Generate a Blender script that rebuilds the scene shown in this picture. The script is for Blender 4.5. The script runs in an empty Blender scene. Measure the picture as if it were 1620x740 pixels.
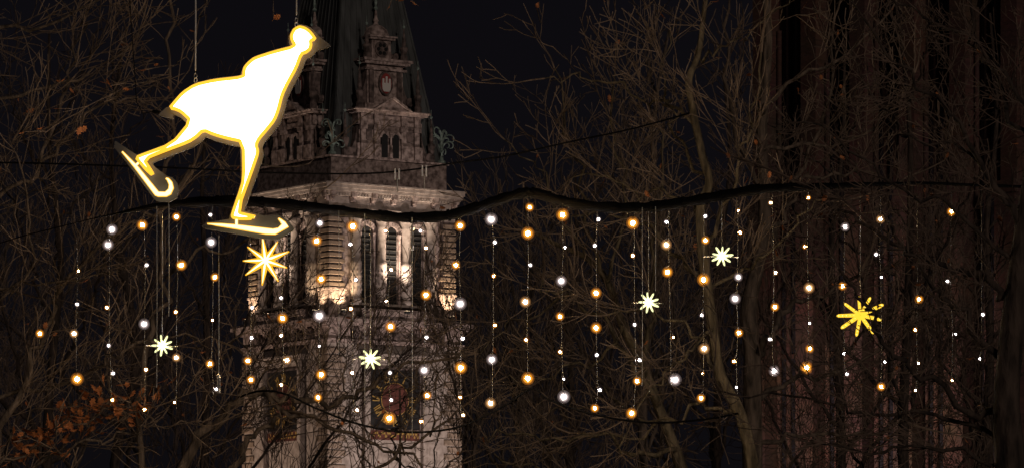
import bpy, math, random
import numpy as np
from mathutils import Vector, Matrix, Quaternion

# ------------------------------------------------------------------ camera, sky, sun, exposure
sc = bpy.context.scene
col = sc.collection
F, YH, CZ = 7000.0, 1100.0, 1.6          # focal length in photo pixels, horizon row, eye height

cam_d = bpy.data.cameras.new('camera')
cam_d.sensor_width = 36.0
cam_d.lens = 36.0 * F / 1620.0
cam_d.shift_y = (YH - 370.0) / 1620.0
cam_d.clip_end = 4000.0
cam = bpy.data.objects.new('camera', cam_d)
cam.location = (0, 0, CZ)
cam.rotation_euler = (math.radians(90), 0, 0)
col.objects.link(cam)
sc.camera = cam

SUN_EL, SUN_AZ = math.radians(13), math.radians(24)   # weak town glow from over the right shoulder
w = bpy.data.worlds.new('World'); sc.world = w; w.use_nodes = True
nt = w.node_tree; nt.nodes.clear()
sky = nt.nodes.new('ShaderNodeTexSky'); sky.sky_type = 'NISHITA'; sky.sun_disc = False
sky.sun_elevation = SUN_EL; sky.sun_rotation = math.pi + SUN_AZ
b1 = nt.nodes.new('ShaderNodeBackground'); b1.inputs['Strength'].default_value = 0.0001
nt.links.new(sky.outputs[0], b1.inputs['Color'])
b2 = nt.nodes.new('ShaderNodeBackground'); b2.inputs['Color'].default_value = (0.0034, 0.0028, 0.0040, 1)
ad = nt.nodes.new('ShaderNodeAddShader'); out = nt.nodes.new('ShaderNodeOutputWorld')
nt.links.new(b1.outputs[0], ad.inputs[0]); nt.links.new(b2.outputs[0], ad.inputs[1])
nt.links.new(ad.outputs[0], out.inputs['Surface'])

sun_d = bpy.data.lights.new('sun', 'SUN'); sun_d.energy = 0.42; sun_d.angle = math.radians(6)
sun_d.color = (1.0, 0.80, 0.66)
sun = bpy.data.objects.new('sun', sun_d); col.objects.link(sun)
to_sun = Vector((math.sin(SUN_AZ) * math.cos(SUN_EL), -math.cos(SUN_AZ) * math.cos(SUN_EL), math.sin(SUN_EL)))
sun.rotation_euler = to_sun.to_track_quat('Z', 'Y').to_euler()
sun.location = (0, -20, 30)

sc.view_settings.view_transform = 'Standard'; sc.view_settings.look = 'None'
sc.view_settings.exposure = 0.0; sc.view_settings.gamma = 1.0
sc.render.engine = 'CYCLES'
sc.cycles.use_denoising = True
sc.cycles.max_bounces = 4; sc.cycles.diffuse_bounces = 2; sc.cycles.transparent_max_bounces = 8

# ------------------------------------------------------------------ helpers
def P(px, py, d):
    return Vector(((px - 810.0) / F * d, d, CZ + (YH - py) / F * d))

class MB:
    def __init__(self, M=None):
        self.v = []; self.f = []; self.M = M
    def add(self, vs, fs):
        b = len(self.v)
        if self.M is not None:
            vs = [self.M @ Vector(p) for p in vs]
        self.v.extend([tuple(p) for p in vs]); self.f.extend([tuple(i + b for i in q) for q in fs])
    def box(self, x0, x1, y0, y1, z0, z1, c=0.0):
        if c <= 0:
            vs = [(x0,y0,z0),(x1,y0,z0),(x1,y1,z0),(x0,y1,z0),(x0,y0,z1),(x1,y0,z1),(x1,y1,z1),(x0,y1,z1)]
            self.add(vs, [(3,2,1,0),(4,5,6,7),(0,1,5,4),(1,2,6,5),(2,3,7,6),(3,0,4,7)])
        else:   # box with chamfered edges all round
            rings = [(z0, c), (z0 + c, 0), (z1 - c, 0), (z1, c)]
            vs = []
            for z, i in rings:
                a0, a1, b0, bb1 = x0 + i, x1 - i, y0 + i, y1 - i
                k = c * 0.7
                vs += [(a0+k,b0,z),(a1-k,b0,z),(a1,b0+k,z),(a1,bb1-k,z),(a1-k,bb1,z),(a0+k,bb1,z),(a0,bb1-k,z),(a0,b0+k,z)]
            fs = [tuple(range(7,-1,-1)), tuple(range(24,32))]
            for r in range(3):
                for i in range(8):
                    j = (i + 1) % 8
                    fs.append((r*8+i, r*8+j, r*8+8+j, r*8+8+i))
            self.add(vs, fs)
    def prism(self, pts, y0, y1):        # polygon in x,z (counter-clockwise seen from -y), extruded along y
        n = len(pts)
        vs = [(x, y0, z) for x, z in pts] + [(x, y1, z) for x, z in pts]
        fs = [tuple(range(n)), tuple(range(2*n-1, n-1, -1))]
        for i in range(n):
            j = (i + 1) % n
            fs.append((j, i, n + i, n + j))
        self.add(vs, fs)
    def lathe(self, prof, n=10, o=(0,0,0)):   # profile of (r, z)
        vs = []; fs = []
        for r, z in prof:
            for i in range(n):
                a = 2 * math.pi * i / n
                vs.append((o[0] + r * math.cos(a), o[1] + r * math.sin(a), o[2] + z))
        for k in range(len(prof) - 1):
            for i in range(n):
                j = (i + 1) % n
                fs.append((k*n+i, k*n+j, k*n+n+j, k*n+n+i))
        fs.append(tuple(range(n-1, -1, -1))); m = (len(prof)-1) * n
        fs.append(tuple(range(m, m+n)))
        self.add(vs, fs)
    def disc(self, cx, cz, r, y0, y1, n=20):  # short cylinder facing -y
        self.prism([(cx + r*math.cos(2*math.pi*i/n), cz + r*math.sin(2*math.pi*i/n)) for i in range(n)], y0, y1)
    def tube(self, pts, rad, n=6, cap=True):
        k = len(pts)
        if k < 2: return
        pts = [Vector(p) for p in pts]
        if not isinstance(rad, (list, tuple)): rad = [rad] * k
        t0 = (pts[1] - pts[0]).normalized()
        ref = Vector((0,0,1)) if abs(t0.z) < 0.9 else Vector((1,0,0))
        u = t0.cross(ref).normalized()
        cs = [(math.cos(2*math.pi*i/n), math.sin(2*math.pi*i/n)) for i in range(n)]
        vs = []; fs = []
        for i in range(k):
            t = (pts[min(i+1,k-1)] - pts[max(i-1,0)])
            if t.length < 1e-9: t = t0.copy()
            t.normalize()
            u = u - t * u.dot(t)
            if u.length < 1e-6: u = t.orthogonal()
            u.normalize(); v = t.cross(u); p = pts[i]; r = rad[i]
            for c, s in cs:
                vs.append(p + u * (c * r) + v * (s * r))
        for i in range(k - 1):
            for a in range(n):
                b = (a + 1) % n
                fs.append((i*n+a, i*n+b, i*n+n+b, i*n+n+a))
        if cap:
            fs.append(tuple(range(n-1,-1,-1))); fs.append(tuple(range((k-1)*n, k*n)))
        self.add(vs, fs)
    def mesh(self, name, mats, smooth=False):
        me = bpy.data.meshes.new(name)
        me.from_pydata(self.v, [], self.f)
        for m in (mats if isinstance(mats, (list, tuple)) else [mats]):
            me.materials.append(m)
        if smooth:
            me.polygons.foreach_set('use_smooth', [True] * len(me.polygons))
        me.update()
        return me
    def build(self, name, mat, parent=None, smooth=False):
        return link(name, self.mesh(name, mat, smooth), parent)

def link(name, me, parent=None, loc=None, rot=None, scale=None):
    o = bpy.data.objects.new(name, me); col.objects.link(o)
    if parent is not None: o.parent = parent
    if loc is not None: o.location = loc
    if rot is not None: o.rotation_euler = rot
    if scale is not None: o.scale = (scale,)*3 if isinstance(scale, (int, float)) else scale
    return o

def tag(o, label=None, cat=None, group=None, kind=None):
    if label: o['label'] = label
    if cat: o['category'] = cat
    if group: o['group'] = group
    if kind: o['kind'] = kind
    return o

def thing(name, loc, label, cat, group=None, rz=0.0):
    o = bpy.data.objects.new(name, None); o.empty_display_size = 0.2
    o.location = loc; o.rotation_euler = (0, 0, rz); col.objects.link(o)
    return tag(o, label, cat, group)

def uvsphere(r, n=10, m=7):
    b = MB(); prof = [(max(1e-4, r*math.sin(math.pi*i/m)), -r*math.cos(math.pi*i/m)) for i in range(m+1)]
    b.lathe(prof, n); return b

# ------------------------------------------------------------------ materials
def mat(name, c1, c2=None, scale=3.0, rough=0.8, metal=0.0, bump=0.0, detail=6.0, stretch=None, spec=0.3, lo=.35, hi=.65):
    m = bpy.data.materials.new(name); m.use_nodes = True
    t = m.node_tree; bs = t.nodes['Principled BSDF']
    bs.inputs['Roughness'].default_value = rough; bs.inputs['Metallic'].default_value = metal
    bs.inputs['Specular IOR Level'].default_value = spec
    if c2 is None:
        bs.inputs['Base Color'].default_value = (*c1, 1); return m
    tc = t.nodes.new('ShaderNodeTexCoord'); mp = t.nodes.new('ShaderNodeMapping')
    if stretch: mp.inputs['Scale'].default_value = stretch
    nz = t.nodes.new('ShaderNodeTexNoise'); nz.inputs['Scale'].default_value = scale; nz.inputs['Detail'].default_value = detail
    rp = t.nodes.new('ShaderNodeValToRGB')
    rp.color_ramp.elements[0].color = (*c1, 1); rp.color_ramp.elements[1].color = (*c2, 1)
    rp.color_ramp.elements[0].position = lo; rp.color_ramp.elements[1].position = hi
    t.links.new(tc.outputs['Object'], mp.inputs[0]); t.links.new(mp.outputs[0], nz.inputs['Vector'])
    t.links.new(nz.outputs['Fac'], rp.inputs[0]); t.links.new(rp.outputs[0], bs.inputs['Base Color'])
    if bump > 0:
        bp = t.nodes.new('ShaderNodeBump'); bp.inputs['Strength'].default_value = bump; bp.inputs['Distance'].default_value = 0.05
        t.links.new(nz.outputs['Fac'], bp.inputs['Height']); t.links.new(bp.outputs[0], bs.inputs['Normal'])
    return m

def emit(name, c, s, transp=0.0):
    m = bpy.data.materials.new(name); m.use_nodes = True
    t = m.node_tree; t.nodes.clear()
    e = t.nodes.new('ShaderNodeEmission'); e.inputs[0].default_value = (*c, 1); e.inputs[1].default_value = s
    o = t.nodes.new('ShaderNodeOutputMaterial')
    if transp > 0:
        tr = t.nodes.new('ShaderNodeBsdfTransparent'); mx = t.nodes.new('ShaderNodeMixShader'); mx.inputs[0].default_value = 1 - transp
        t.links.new(tr.outputs[0], mx.inputs[1]); t.links.new(e.outputs[0], mx.inputs[2]); t.links.new(mx.outputs[0], o.inputs[0])
    else:
        t.links.new(e.outputs[0], o.inputs[0])
    return m

def brick_mat(name):
    m = bpy.data.materials.new(name); m.use_nodes = True
    t = m.node_tree; bs = t.nodes['Principled BSDF']; bs.inputs['Roughness'].default_value = 0.85
    tc = t.nodes.new('ShaderNodeTexCoord'); mp = t.nodes.new('ShaderNodeMapping'); mp.inputs['Rotation'].default_value = (math.radians(90), 0, 0)
    br = t.nodes.new('ShaderNodeTexBrick'); br.inputs['Scale'].default_value = 4.0
    br.inputs['Color1'].default_value = (0.135, 0.062, 0.05, 1); br.inputs['Color2'].default_value = (0.075, 0.034, 0.028, 1)
    br.inputs['Mortar'].default_value = (0.08, 0.065, 0.055, 1); br.inputs['Mortar Size'].default_value = 0.015
    nz = t.nodes.new('ShaderNodeTexNoise'); nz.inputs['Scale'].default_value = 0.7; nz.inputs['Detail'].default_value = 5
    mx = t.nodes.new('ShaderNodeMix'); mx.data_type = 'RGBA'; mx.blend_type = 'MULTIPLY'; mx.inputs[0].default_value = 0.7
    t.links.new(tc.outputs['Object'], mp.inputs[0]); t.links.new(mp.outputs[0], br.inputs['Vector'])
    t.links.new(tc.outputs['Object'], nz.inputs['Vector'])
    t.links.new(br.outputs[0], mx.inputs['A']); t.links.new(nz.outputs['Color'], mx.inputs['B'])
    t.links.new(mx.outputs['Result'], bs.inputs['Base Color'])
    return m

M = {}
M['paving'] = mat('paving', (.04,.038,.036), (.075,.07,.065), 2.0, 0.8, bump=.3)
M['plaster'] = mat('tower_plaster', (.24,.195,.175), (.43,.365,.335), 2.6, .85, bump=.15, detail=10)
M['sandstone'] = mat('sandstone', (.13,.095,.087), (.48,.38,.355), 3.6, .85, bump=.25, detail=10)
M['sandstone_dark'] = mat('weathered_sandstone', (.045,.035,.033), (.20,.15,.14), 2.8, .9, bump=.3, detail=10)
M['quoin'] = mat('quoin_stone', (.17,.125,.095), (.33,.25,.20), 2.2, .85, bump=.4, detail=10)
M['copper'] = mat('copper_sheet', (.04,.044,.046), (.085,.092,.094), 1.0, .6, bump=.1, stretch=(3,3,.25), detail=8)
M['verdigris'] = mat('verdigris', (.12,.17,.155), (.30,.38,.35), 6.0, .6)
M['dark_open'] = mat('louvre_dark', (.012,.012,.013), None, rough=.8)
M['louvre'] = mat('louvre_wood', (.03,.028,.026), (.05,.045,.04), 4.0, .7)
M['dial'] = mat('dial_black', (.012,.012,.014), (.03,.028,.028), 3.0, .5)
M['dial_red'] = mat('dial_red', (.075,.026,.022), (.14,.048,.038), 4.0, .6)
M['gold'] = mat('gold_leaf', (.42,.27,.09), (.55,.36,.12), 8.0, .4, metal=.3)
M['crest_white'] = mat('crest_white', (.7,.68,.66), None, rough=.5)
M['crest_red'] = mat('crest_red', (.30,.05,.045), None, rough=.5)
M['brick'] = brick_mat('church_brick')
M['slate'] = mat('roof_slate', (.018,.018,.02), (.035,.034,.036), 3.0, .7)
M['glass_dark'] = mat('church_glass', (.012,.012,.016), (.03,.03,.04), 8.0, .25, spec=.5)
M['bark_a'] = mat('bark_greenish', (.045,.036,.023), (.205,.165,.105), 14.0, .9, bump=1.0, stretch=(1,1,.3))
M['bark_b'] = mat('bark_grey_brown', (.045,.035,.027), (.17,.13,.10), 14.0, .9, bump=1.0, stretch=(1,1,.3))
M['bark_c'] = mat('bark_dark', (.02,.015,.013), (.08,.058,.046), 14.0, .9, bump=1.0, stretch=(1,1,.3))  # darker bark copy: weaker light on far trees put into the colour
M['leaf'] = mat('withered_leaf', (.34,.11,.04), (.58,.24,.09), 1.3, .7)
M['twig'] = mat('twig_bark', (.095,.07,.052), (.235,.175,.13), 5.0, .85)
M['twig_dark'] = mat('twig_bark_dark', (.07,.05,.04), (.15,.105,.08), 5.0, .85)  # twig copy darkened to stand in for dim light
M['board'] = mat('sign_board', (.11,.105,.105), (.15,.143,.14), 6.0, .6)
M['steel'] = mat('galvanised_steel', (.55,.55,.56), (.7,.7,.7), 30.0, .35, metal=.8)
M['rope'] = mat('wire_rope', (.55,.54,.53), (.75,.74,.72), 40.0, .6)
M['cable'] = mat('black_cable', (.004,.004,.0045), (.008,.0075,.008), 20.0, .95, spec=.05)
M['wire'] = mat('string_wire', (.035,.031,.028), (.05,.045,.04), 30.0, .5)
M['socket'] = mat('lamp_socket', (.03,.03,.03), None, rough=.5)
M['fixture'] = mat('floodlight_case', (.05,.05,.055), None, rough=.5)
M['sign_face'] = emit('sign_face_light', (1.0, .93, .78), 5.0)
M['sign_back'] = emit('sign_back_light', (1.0, .50, .05), 3.2)  # for the added tube that warms the board margin
M['blade_face'] = emit('blade_face_light', (1.0, .90, .55), 1.5)
M['sign_edge'] = emit('sign_edge_light', (1.0, .50, .035), 1.5)
M['amber_core'] = emit('amber_led', (1.0, .62, .24), 520)
M['warm_core'] = emit('warm_led', (1.0, .76, .46), 520)
M['white_core'] = emit('white_led', (1.0, .90, .86), 520)
M['amber_globe'] = emit('amber_globe', (1.0, .44, .05), 2.9, .75); M['amber_mid'] = emit('amber_mid', (1.0, .38, .03), 2.9, .86); M['amber_outer'] = emit('amber_outer', (1.0, .32, .03), 1.0, .9)  # see-through emissive shells standing in for lens glow round the bulbs
M['warm_globe'] = emit('warm_globe', (1.0, .62, .28), 3.2, .75); M['warm_mid'] = emit('warm_mid', (1.0, .54, .20), 2.0, .86); M['warm_outer'] = emit('warm_outer', (1.0, .46, .16), .7, .9)  # glow shells of the warm bulbs, standing in for lens glow
M['white_globe'] = emit('white_globe', (1.0, .86, .82), 5.0, .75); M['white_mid'] = emit('white_mid', (1.0, .80, .76), 1.4, .86); M['white_outer'] = emit('white_outer', (1.0, .76, .72), .45, .9)  # glow shells of the white bulbs, standing in for lens glow
M['star_amber'] = emit('star_amber', (1.0, .47, .02), 1.25); M['star_strip'] = emit('star_strip', (1.0, .86, .5), 2.2)
M['star_bead'] = emit('star_bead', (1.0, .80, .25), 1.6)
M['star_gold'] = emit('star_gold', (1.0, .60, .04), 1.35)
M['star_hot'] = emit('star_hot', (1.0, .93, .70), 6.0)
M['star_white'] = emit('star_white', (1.0, 1.0, .48), 1.4)
M['star_led'] = emit('star_led', (1.0, .95, .45), 5.0)
M['flood_lens'] = emit('flood_lens', (1.0, .74, .45), 6.0)

# ------------------------------------------------------------------ ground
g = MB(); g.box(-1500, 1500, -600, 2500, -0.4, 0.0)
tag(g.build('paving_ground', M['paving']), 'dark paved town square stretching under trees and tower', 'ground', kind='structure')

# ------------------------------------------------------------------ church tower
TD = 275.0; K = F / TD; TH = math.radians(35)
W2 = 5.08
corner = Vector(((518 - 810) / K, TD, 0))
R35 = Matrix.Rotation(TH, 4, 'Z')
tc = corner + (R35 @ Vector((W2, W2, 0)))
tower = thing('church_tower', tc, 'floodlit stone church tower with clock, belfry arches and dark copper spire', 'church tower', rz=TH)
def zt(y): return CZ + (YH - y) / 25.25
def FM(k): return Matrix.Rotation(-math.pi/2 * k, 4, 'Z')     # k=0 front face, k=1 the face to its left
rngT = random.Random(5)

def ring(b, a, z0, z1, t=None):          # square slab / block centred on the tower
    b.box(-a, a, -a, a, z0, z1)

Z_ARCH, Z_FRZ, Z_COR, Z_BAL, Z_BELF = zt(545), zt(540), zt(514), zt(503), zt(480)
Z_ENT, Z_TOPC, Z_TOP = zt(342), zt(306), zt(296)
b = MB(); ring(b, 5.0, 0, Z_ARCH); b.build('lower_wall', M['plaster'], tower)
b = MB(); ring(b, 5.10, Z_ARCH, Z_ARCH + .16); ring(b, 5.18, Z_ARCH + .16, Z_ARCH + .26); b.build('architrave', M['sandstone'], tower)
b = MB(); ring(b, 5.02, Z_ARCH + .26, Z_COR - .25); b.build('frieze', M['sandstone'], tower)
b = MB()
for a, z0, z1 in ((5.15, Z_COR-.25, Z_COR-.12), (5.35, Z_COR-.12, Z_COR+.08), (5.62, Z_COR+.08, Z_COR+.30), (5.5, Z_COR+.30, Z_BAL)):
    ring(b, a, z0, z1)
b.build('gallery_cornice', M['sandstone'], tower)
b = MB(); ring(b, 4.55, Z_BAL, Z_ENT); b.build('belfry_wall', M['sandstone'], tower)
b = MB(); ring(b, 4.75, Z_ENT, Z_ENT + .25); ring(b, 4.86, Z_ENT + .25, Z_ENT + .42); ring(b, 4.72, Z_ENT + .42, Z_TOPC - .3)
b.build('belfry_frieze', M['plaster'], tower)
b = MB()
for a, z0, z1 in ((4.95, Z_TOPC-.3, Z_TOPC-.15), (5.12, Z_TOPC-.02, Z_TOPC+.18), (5.20, Z_TOPC+.18, Z_TOP), (5.28, Z_TOP, Z_TOP+.10)):
    ring(b, a, z0, z1)
ring(b, 5.0, Z_TOPC-.15, Z_TOPC-.02)
b.build('crowning_cornice', M['plaster'], tower)
Z_PAR = zt(248)
b = MB(); ring(b, 4.35, Z_TOP + .10, Z_PAR - .12); ring(b, 4.48, Z_PAR - .12, Z_PAR); b.build('parapet', M['sandstone'], tower)

# quoins at three visible corners (shared meshes)
def quoin_mesh(sz, h):
    q = MB(); q.box(-.08, sz, -.08, sz, 0, h, .035); return q.mesh('quoin', M['quoin'])
QL = [quoin_mesh(1.30, .36), quoin_mesh(1.02, .36)]
QU = [quoin_mesh(1.12, .275), quoin_mesh(.90, .275)]
cz = [(-1, -1, 0), (1, -1, math.pi/2), (-1, 1, -math.pi/2)]
for sx, sy, rz in cz:
    z, i = 12.0, 0
    while z + .36 < Z_ARCH:
        link('quoin', QL[i % 2], tower, (sx*5.0, sy*5.0, z), (0, 0, rz)); z += .455; i += 1
    z, i = Z_BELF + .95, 0
    while z + .28 < Z_ENT:
        link('quoin', QU[i % 2], tower, (sx*4.72, sy*4.72, z), (0, 0, rz)); z += .37; i += 1
for sx, sy, rz in cz:            # corner piers and pedestals behind / under the upper quoins
    Mx = Matrix.Translation((sx*4.72, sy*4.72, 0)) @ Matrix.Rotation(rz, 4, 'Z')
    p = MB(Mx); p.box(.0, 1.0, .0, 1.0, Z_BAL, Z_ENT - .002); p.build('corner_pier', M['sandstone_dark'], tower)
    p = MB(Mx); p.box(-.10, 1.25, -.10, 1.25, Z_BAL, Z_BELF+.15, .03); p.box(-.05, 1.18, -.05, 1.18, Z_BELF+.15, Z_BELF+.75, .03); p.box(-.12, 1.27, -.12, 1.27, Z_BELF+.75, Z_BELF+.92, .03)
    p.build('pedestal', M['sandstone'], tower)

ARCH_X = (-1.88, 0.0, 1.88); COL_X = (-2.82, -.94, .94, 2.82)
def arch_poly(cx, hw, z0, zs, n=8):
    pts = [(cx - hw, z0), (cx + hw, z0)]
    for i in range(n + 1):
        a = math.pi * i / n
        pts.append((cx + hw * math.cos(a), zs + hw * math.sin(a)))
    return pts
numerals = ['XII','I','II','III','IIII','V','VI','VII','VIII','IX','X','XI']
def numeral_mb(txt, Mx):
    wd = {'I': .13, 'V': .24, 'X': .24}; tot = sum(wd[c] for c in txt); x = -tot/2; b = MB(Mx); h = .27; s = .035
    for c in txt:
        x0, x1 = x + .02, x + wd[c] - .02; xm = (x0 + x1)/2
        def bar(ax, az, bx, bz):
            b.prism([(ax - s, az), (ax + s, az), (bx + s, bz), (bx - s, bz)], -.04, 0)
        if c == 'I': bar(xm, -h, xm, h)
        if c == 'V': bar(xm, -h, x0, h); bar(xm, -h, x1, h)
        if c == 'X': bar(x0, -h, x1, h); bar(x1, -h, x0, h)
        x += wd[c]
    return b

for k in (0, 1):
    T = FM(k)
    yb = -4.55
    # belfry openings, jambs, arches, louvres, columns
    for cx in ARCH_X:
        o = MB(T); o.prism(arch_poly(cx, .42, Z_BELF + .05, Z_ENT - 1.0), yb - .012, yb + .2); op = o.build('belfry_opening', M['dark_open'], tower)
        z = Z_BELF + .2
        while z < Z_ENT - 1.05:
            l = MB(T); l.prism([(cx - .40, z), (cx + .40, z), (cx + .40, z + .05), (cx - .40, z + .05)], yb - .07, yb - .014)
            l.build('louvre_slat', M['louvre'], op); z += .32
        ar = MB(T); n = 10
        for i in range(n):           # arch ring of voussoir blocks
            a0, a1 = math.pi*i/n + .02, math.pi*(i+1)/n - .02
            ri, ro, zs = .44, .72, Z_ENT - 1.0
            ar.prism([(cx+ri*math.cos(a0), zs+ri*math.sin(a0)), (cx+ro*math.cos(a0), zs+ro*math.sin(a0)), (cx+ro*math.cos(a1), zs+ro*math.sin(a1)), (cx+ri*math.cos(a1), zs+ri*math.sin(a1))], yb - .20, yb)
        ar.build('arch_ring', M['sandstone'], tower)
        for s in (-1, 1):
            j = MB(T); j.lathe([(.13,0),(.13,.2),(.085,.25),(.08,(Z_ENT-1.3-Z_BELF)),(.11,(Z_ENT-1.25-Z_BELF)),(.15,(Z_ENT-1.05-Z_BELF)),(.15,(Z_ENT-1.0-Z_BELF))], 8, (cx + s*.55, yb - .12, Z_BELF))
            j.build('jamb_colonnette', M['sandstone'], tower, True)
    for cx in COL_X:
        c = MB(T); H = Z_ENT - Z_BELF; o = (cx, yb - .30, Z_BELF)
        c.lathe([(.36,0),(.36,.25),(.30,.30),(.30,.55),(.345,.6),(.345,H*.42),(.37,H*.44),(.37,H*.47),(.30,H*.49),(.265,H-.75),(.30,H-.70),(.28,H-.62),(.36,H-.35),(.42,H-.2),(.42,H)], 14, o)
        cc = c.build('column', M['plaster'], tower, True)
        r = MB(T)
        for q in range(10):          # carved drum band: raised lozenges
            a = 2*math.pi*q/10
            for zz in (.85, 1.25, 1.65, 2.0):
                r.lathe([(.01,-.12),(.06,0),(.01,.12)], 4, (o[0] + .345*math.cos(a), o[1] + .345*math.sin(a), Z_BELF + zz))
        tag(r.build('carved_band', M['sandstone'], cc), kind='stuff')
    # sill of the belfry and carved gallery parapet
    s = MB(T); s.box(-3.4, 3.4, -5.18, -4.56, Z_BELF - .14, Z_BELF); s.build('belfry_sill', M['plaster'], tower)
    s = MB(T); s.box(-2.75, 2.75, -5.42, -5.22, Z_BAL, Z_BAL + .55); gp = s.build('gallery_parapet', M['sandstone'], tower)
    for i in range(12):
        x = -2.55 + i * .46
        q = MB(T); q.box(x, x + .36, -5.46, -5.42, Z_BAL + .1, Z_BAL + .45, .015); q.disc(x + .18, Z_BAL + .28, .10, -5.50, -5.46, 8)
        q.build('carved_panel', M['sandstone'], gp)
    # consoles under the crowning cornice with dentils
    for i in range(7):
        x = -4.6 + i * 9.2/6
        q = MB(T); zc = Z_TOPC - .02
        q.prism([(x-.16, zc-.62),(x+.16, zc-.62),(x+.2, zc),(x-.2, zc)], -4.93, -4.72)
        q.prism([(x-.18, zc-.34),(x+.18, zc-.34),(x+.2, zc),(x-.2, zc)], -5.10, -4.93)
        q.disc(x, zc-.42, .14, -5.02, -4.93, 10)
        q.build('console', M['sandstone'], tower)
    q = MB(T)
    for i in range(44):
        x = -4.55 + i * .208
        if min(abs(x + .05 - (-4.6 + j*9.2/6)) for j in range(7)) > .3:
            q.box(x, x + .11, -5.03, -4.951, Z_TOPC - .285, Z_TOPC - .165)
    tag(q.build('dentil_course', M['plaster'], tower), kind='stuff')
    # frieze consoles and swags under the gallery
    for x in (-3.1, -1.55, 0.0, 1.55, 3.1):
        q = MB(T); z0 = Z_ARCH + .27
        q.prism([(x-.2, z0+.1),(x+.2, z0+.1),(x+.3, Z_COR-.26),(x-.3, Z_COR-.26)], -5.26, -5.02)
        q.disc(x, z0 + .25, .2, -5.34, -5.26, 10)
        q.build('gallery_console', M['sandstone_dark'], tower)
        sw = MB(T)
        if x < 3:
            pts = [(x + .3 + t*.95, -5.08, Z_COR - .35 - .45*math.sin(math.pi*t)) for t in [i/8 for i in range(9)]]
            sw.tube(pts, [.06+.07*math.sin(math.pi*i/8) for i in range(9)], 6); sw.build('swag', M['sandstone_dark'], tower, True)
    # clock
    cxk, czk, hs = -.05, zt(630), 1.86
    fr = MB(T); yw = -5.0
    zb = zt(760); ztp = czk + hs + .42
    for x0, x1, z0, z1 in ((cxk-hs-.55, cxk-hs-.12, zb, ztp), (cxk+hs+.12, cxk+hs+.55, zb, ztp), (cxk-hs-.55, cxk+hs+.55, ztp + .004, ztp + .35)):
        fr.box(x0, x1, yw - .36, yw, z0, z1, .05)
    fr.box(cxk-hs-.75, cxk+hs+.75, yw-.55, yw, ztp+.36, ztp+.52, .03)
    fr.build('clock_surround', M['plaster'], tower)
    d = MB(T); d.box(cxk-hs, cxk+hs, yw - .06, yw, czk - hs, czk + hs); dial = d.build('clock_dial', M['dial'], tower)
    e = MB(T)
    for x0, x1, z0, z1 in ((cxk-hs-.1,cxk-hs,czk-hs,czk+hs),(cxk+hs,cxk+hs+.1,czk-hs,czk+hs),(cxk-hs-.1,cxk+hs+.1,czk+hs,czk+hs+.12),(cxk-hs-.1,cxk+hs+.1,czk-hs-.12,czk-hs)):
        e.box(x0, x1, yw-.11, yw, z0, z1)
    e.build('dial_frame', M['sandstone_dark'], dial)
    d = MB(T); d.disc(cxk, czk, 1.0, yw - .12, yw - .05, 32); d.build('dial_centre', M['dial_red'], dial)
    d = MB(T)
    for i in range(40):
        a0, a1 = 2*math.pi*i/40, 2*math.pi*(i+1)/40
        d.prism([(cxk+1.0*math.cos(a0), czk+1.0*math.sin(a0)), (cxk+1.05*math.cos(a0), czk+1.05*math.sin(a0)), (cxk+1.05*math.cos(a1), czk+1.05*math.sin(a1)), (cxk+1.0*math.cos(a1), czk+1.0*math.sin(a1))], yw-.10, yw-.055)
    d.build('dial_ring', M['gold'], dial)
    for i, txt in enumerate(numerals):
        a = math.radians(90 - 30*i)
        Mx = T @ Matrix.Translation((cxk + 1.43*math.cos(a), yw - .062, czk + 1.43*math.sin(a))) @ Matrix.Rotation(-(a - math.pi/2), 4, 'Y')
        numeral_mb(txt, Mx).build('numeral', M['gold'], dial)
    ib = MB(T); ib.box(cxk-hs, cxk+hs, yw-.09, yw, czk-hs-.70, czk-hs-.122); band = ib.build('fret_band', M['dial_red'], tower)
    og = MB(T); rr = random.Random(3 + k); x = cxk - hs + .1
    while x < cxk + hs - .2:
        wv = rr.uniform(.05, .16); zq = czk - hs - .55 + rr.choice((0, .2)); og.box(x, x + wv, yw-.115, yw-.092, zq, zq + rr.uniform(.06, .2)); x += wv*.6 + .03
    tag(og.build('gilt_ornament', M['gold'], band), kind='stuff')

# spire with standing-seam ribs
b = MB(); SA, Z0S, ZA = 4.12, Z_PAR, zt(235) + 23.4
b.add([(-SA,-SA,Z0S),(SA,-SA,Z0S),(SA,SA,Z0S),(-SA,SA,Z0S),(0,0,ZA)], [(0,1,4),(1,2,4),(2,3,4),(3,0,4),(3,2,1,0)])
spire = b.build('spire', M['copper'], tower)
b = MB()
for k in (0, 1):
    for i in range(13):
        t = -1 + 2*i/12
        p0 = Vector((SA*t, -SA, Z0S)); p1 = Vector((0, 0, ZA))
        q = [FM(k) @ (p0 + (p1 - p0) * s) for s in (0, .5, .96)]
        b.tube(q, [.05, .04, .02] if abs(t) < .99 else [.11, .09, .05], 5)
tag(b.build('standing_seam', M['copper'], spire), kind='stuff')

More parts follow.
